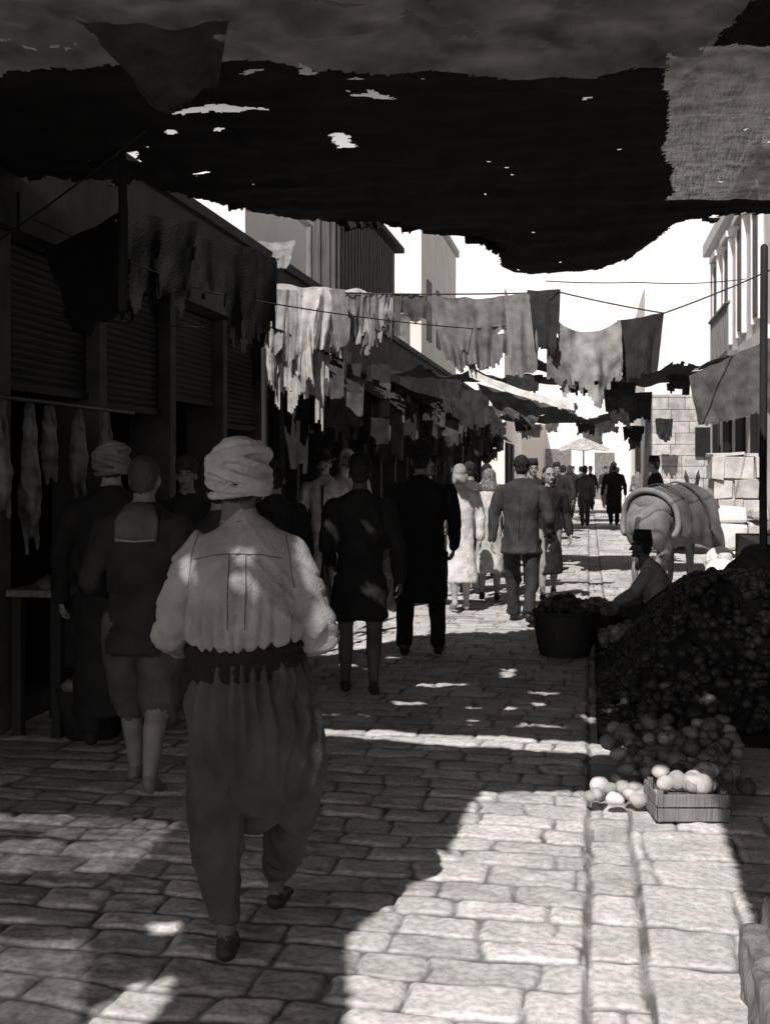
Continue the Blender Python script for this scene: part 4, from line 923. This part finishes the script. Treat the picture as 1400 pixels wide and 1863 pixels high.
def seller():
    st, tr, ms, hr = cloth(.30), cloth(.05), skin(.09), cloth(.03)
    T = [tube([(0, -.02, .20), (0, -.03, .32), (0, 0, .46), (0, .05, .60), (0, .09, .68), (0, .12, .73)], [(.20, .16), (.19, .15), (.19, .14), (.19, .12), (.13, .09), (.06, .06)], st, seg=22),
         tube([(0, .12, .70), (0, .155, .80)], [.05, .048], ms),
         tube([(-.17, .08, .64), (-.22, .18, .46), (-.16, .36, .36)], [.065, .055, .042], st), tube([(.17, .08, .64), (.23, .2, .44), (.14, .36, .30)], [.065, .055, .042], st),
         tube([(-.1, -.02, .20), (-.26, .28, .26), (-.05, .36, .09)], [.1, .075, .05], tr), tube([(.1, -.02, .20), (.26, .28, .26), (.06, .42, .09)], [.1, .075, .05], tr),
         tube([(-.05, .36, .08), (.08, .40, .06)], [.035, .03], ms), tube([(.06, .42, .08), (-.06, .46, .06)], [.035, .03], ms), ell((0, -.03, .19), (.2, .18, .14), tr)]
    ch = [fuse(T, .012, sm=3, wr=.012, wf=9, seed=3, keep=(ms,)), hand((-.155, .365, .355), (.3, .8, -.3), (.6, 0, -.6), ms, side=-1), hand((.135, .365, .295), (-.2, .8, -.3), (-.6, 0, -.6), ms, side=1)]
    ch += head((0, .175, .885), ms, hr, 'fez', True, m_hat=cloth(.03))
    ch += [boxc(-.18, .18, -.2, .14, 0, .1, lwood)]
    xf(ch, at(2.62, 11.35, .0), YAW+math.radians(62))
    return obj('seated_fruit_seller', ch)
seller()

# ================================================================== WORLD, SUN, CAMERA
w = bpy.data.worlds.new('World'); bpy.context.scene.world = w; w.use_nodes = True
N = w.node_tree.nodes; L = w.node_tree.links
sky = N.new('ShaderNodeTexSky'); sky.sky_type = 'NISHITA'; sky.sun_disc = False; sky.sun_elevation = SUN_E; sky.sun_rotation = math.pi+SUN_A
sky.dust_density = 5; sky.air_density = 1.2
bw = N.new('ShaderNodeRGBToBW'); L.new(sky.outputs[0], bw.inputs[0])
# horizon boosted to white and zenith dimmed by hand, deepening the shade
tc = N.new('ShaderNodeTexCoord'); sp = N.new('ShaderNodeSeparateXYZ'); L.new(tc.outputs['Generated'], sp.inputs[0])
mr = N.new('ShaderNodeMapRange'); mr.interpolation_type = 'SMOOTHSTEP'
mr.inputs['From Min'].default_value = .22; mr.inputs['From Max'].default_value = .34; mr.inputs['To Min'].default_value = 3.5; mr.inputs['To Max'].default_value = .12
L.new(sp.outputs['Z'], mr.inputs['Value'])
mu = N.new('ShaderNodeMath'); mu.operation = 'MULTIPLY'; L.new(bw.outputs[0], mu.inputs[0]); L.new(mr.outputs[0], mu.inputs[1])
sc = N.new('ShaderNodeVectorMath'); sc.operation = 'SCALE'; sc.inputs[0].default_value = (1.0, .97, .945); L.new(mu.outputs[0], sc.inputs['Scale'])
L.new(sc.outputs[0], N['Background'].inputs['Color']); N['Background'].inputs['Strength'].default_value = .10
sd = bpy.data.lights.new('sun', 'SUN'); sd.energy = 5; sd.angle = math.radians(.5); sd.color = (1, .97, .94)
so = bpy.data.objects.new('sun', sd); bpy.context.scene.collection.objects.link(so)
so.rotation_euler = Vector(SUNV.tolist()).to_track_quat('-Z', 'Y').to_euler()
cam = bpy.data.cameras.new('camera'); co = bpy.data.objects.new('camera', cam); bpy.context.scene.collection.objects.link(co)
co.location = (0, 0, 1.65); co.rotation_euler = (math.radians(90), 0, YAW)
cam.sensor_fit = 'VERTICAL'; cam.sensor_height = 36; cam.sensor_width = 36; cam.lens = 2160/1863*36
cam.shift_y = -81.5/1863; cam.clip_end = 1000; cam.clip_start = .05
bpy.context.scene.camera = co
s = bpy.context.scene; s.view_settings.view_transform = 'Standard'; s.view_settings.look = 'None'; s.view_settings.exposure = 0
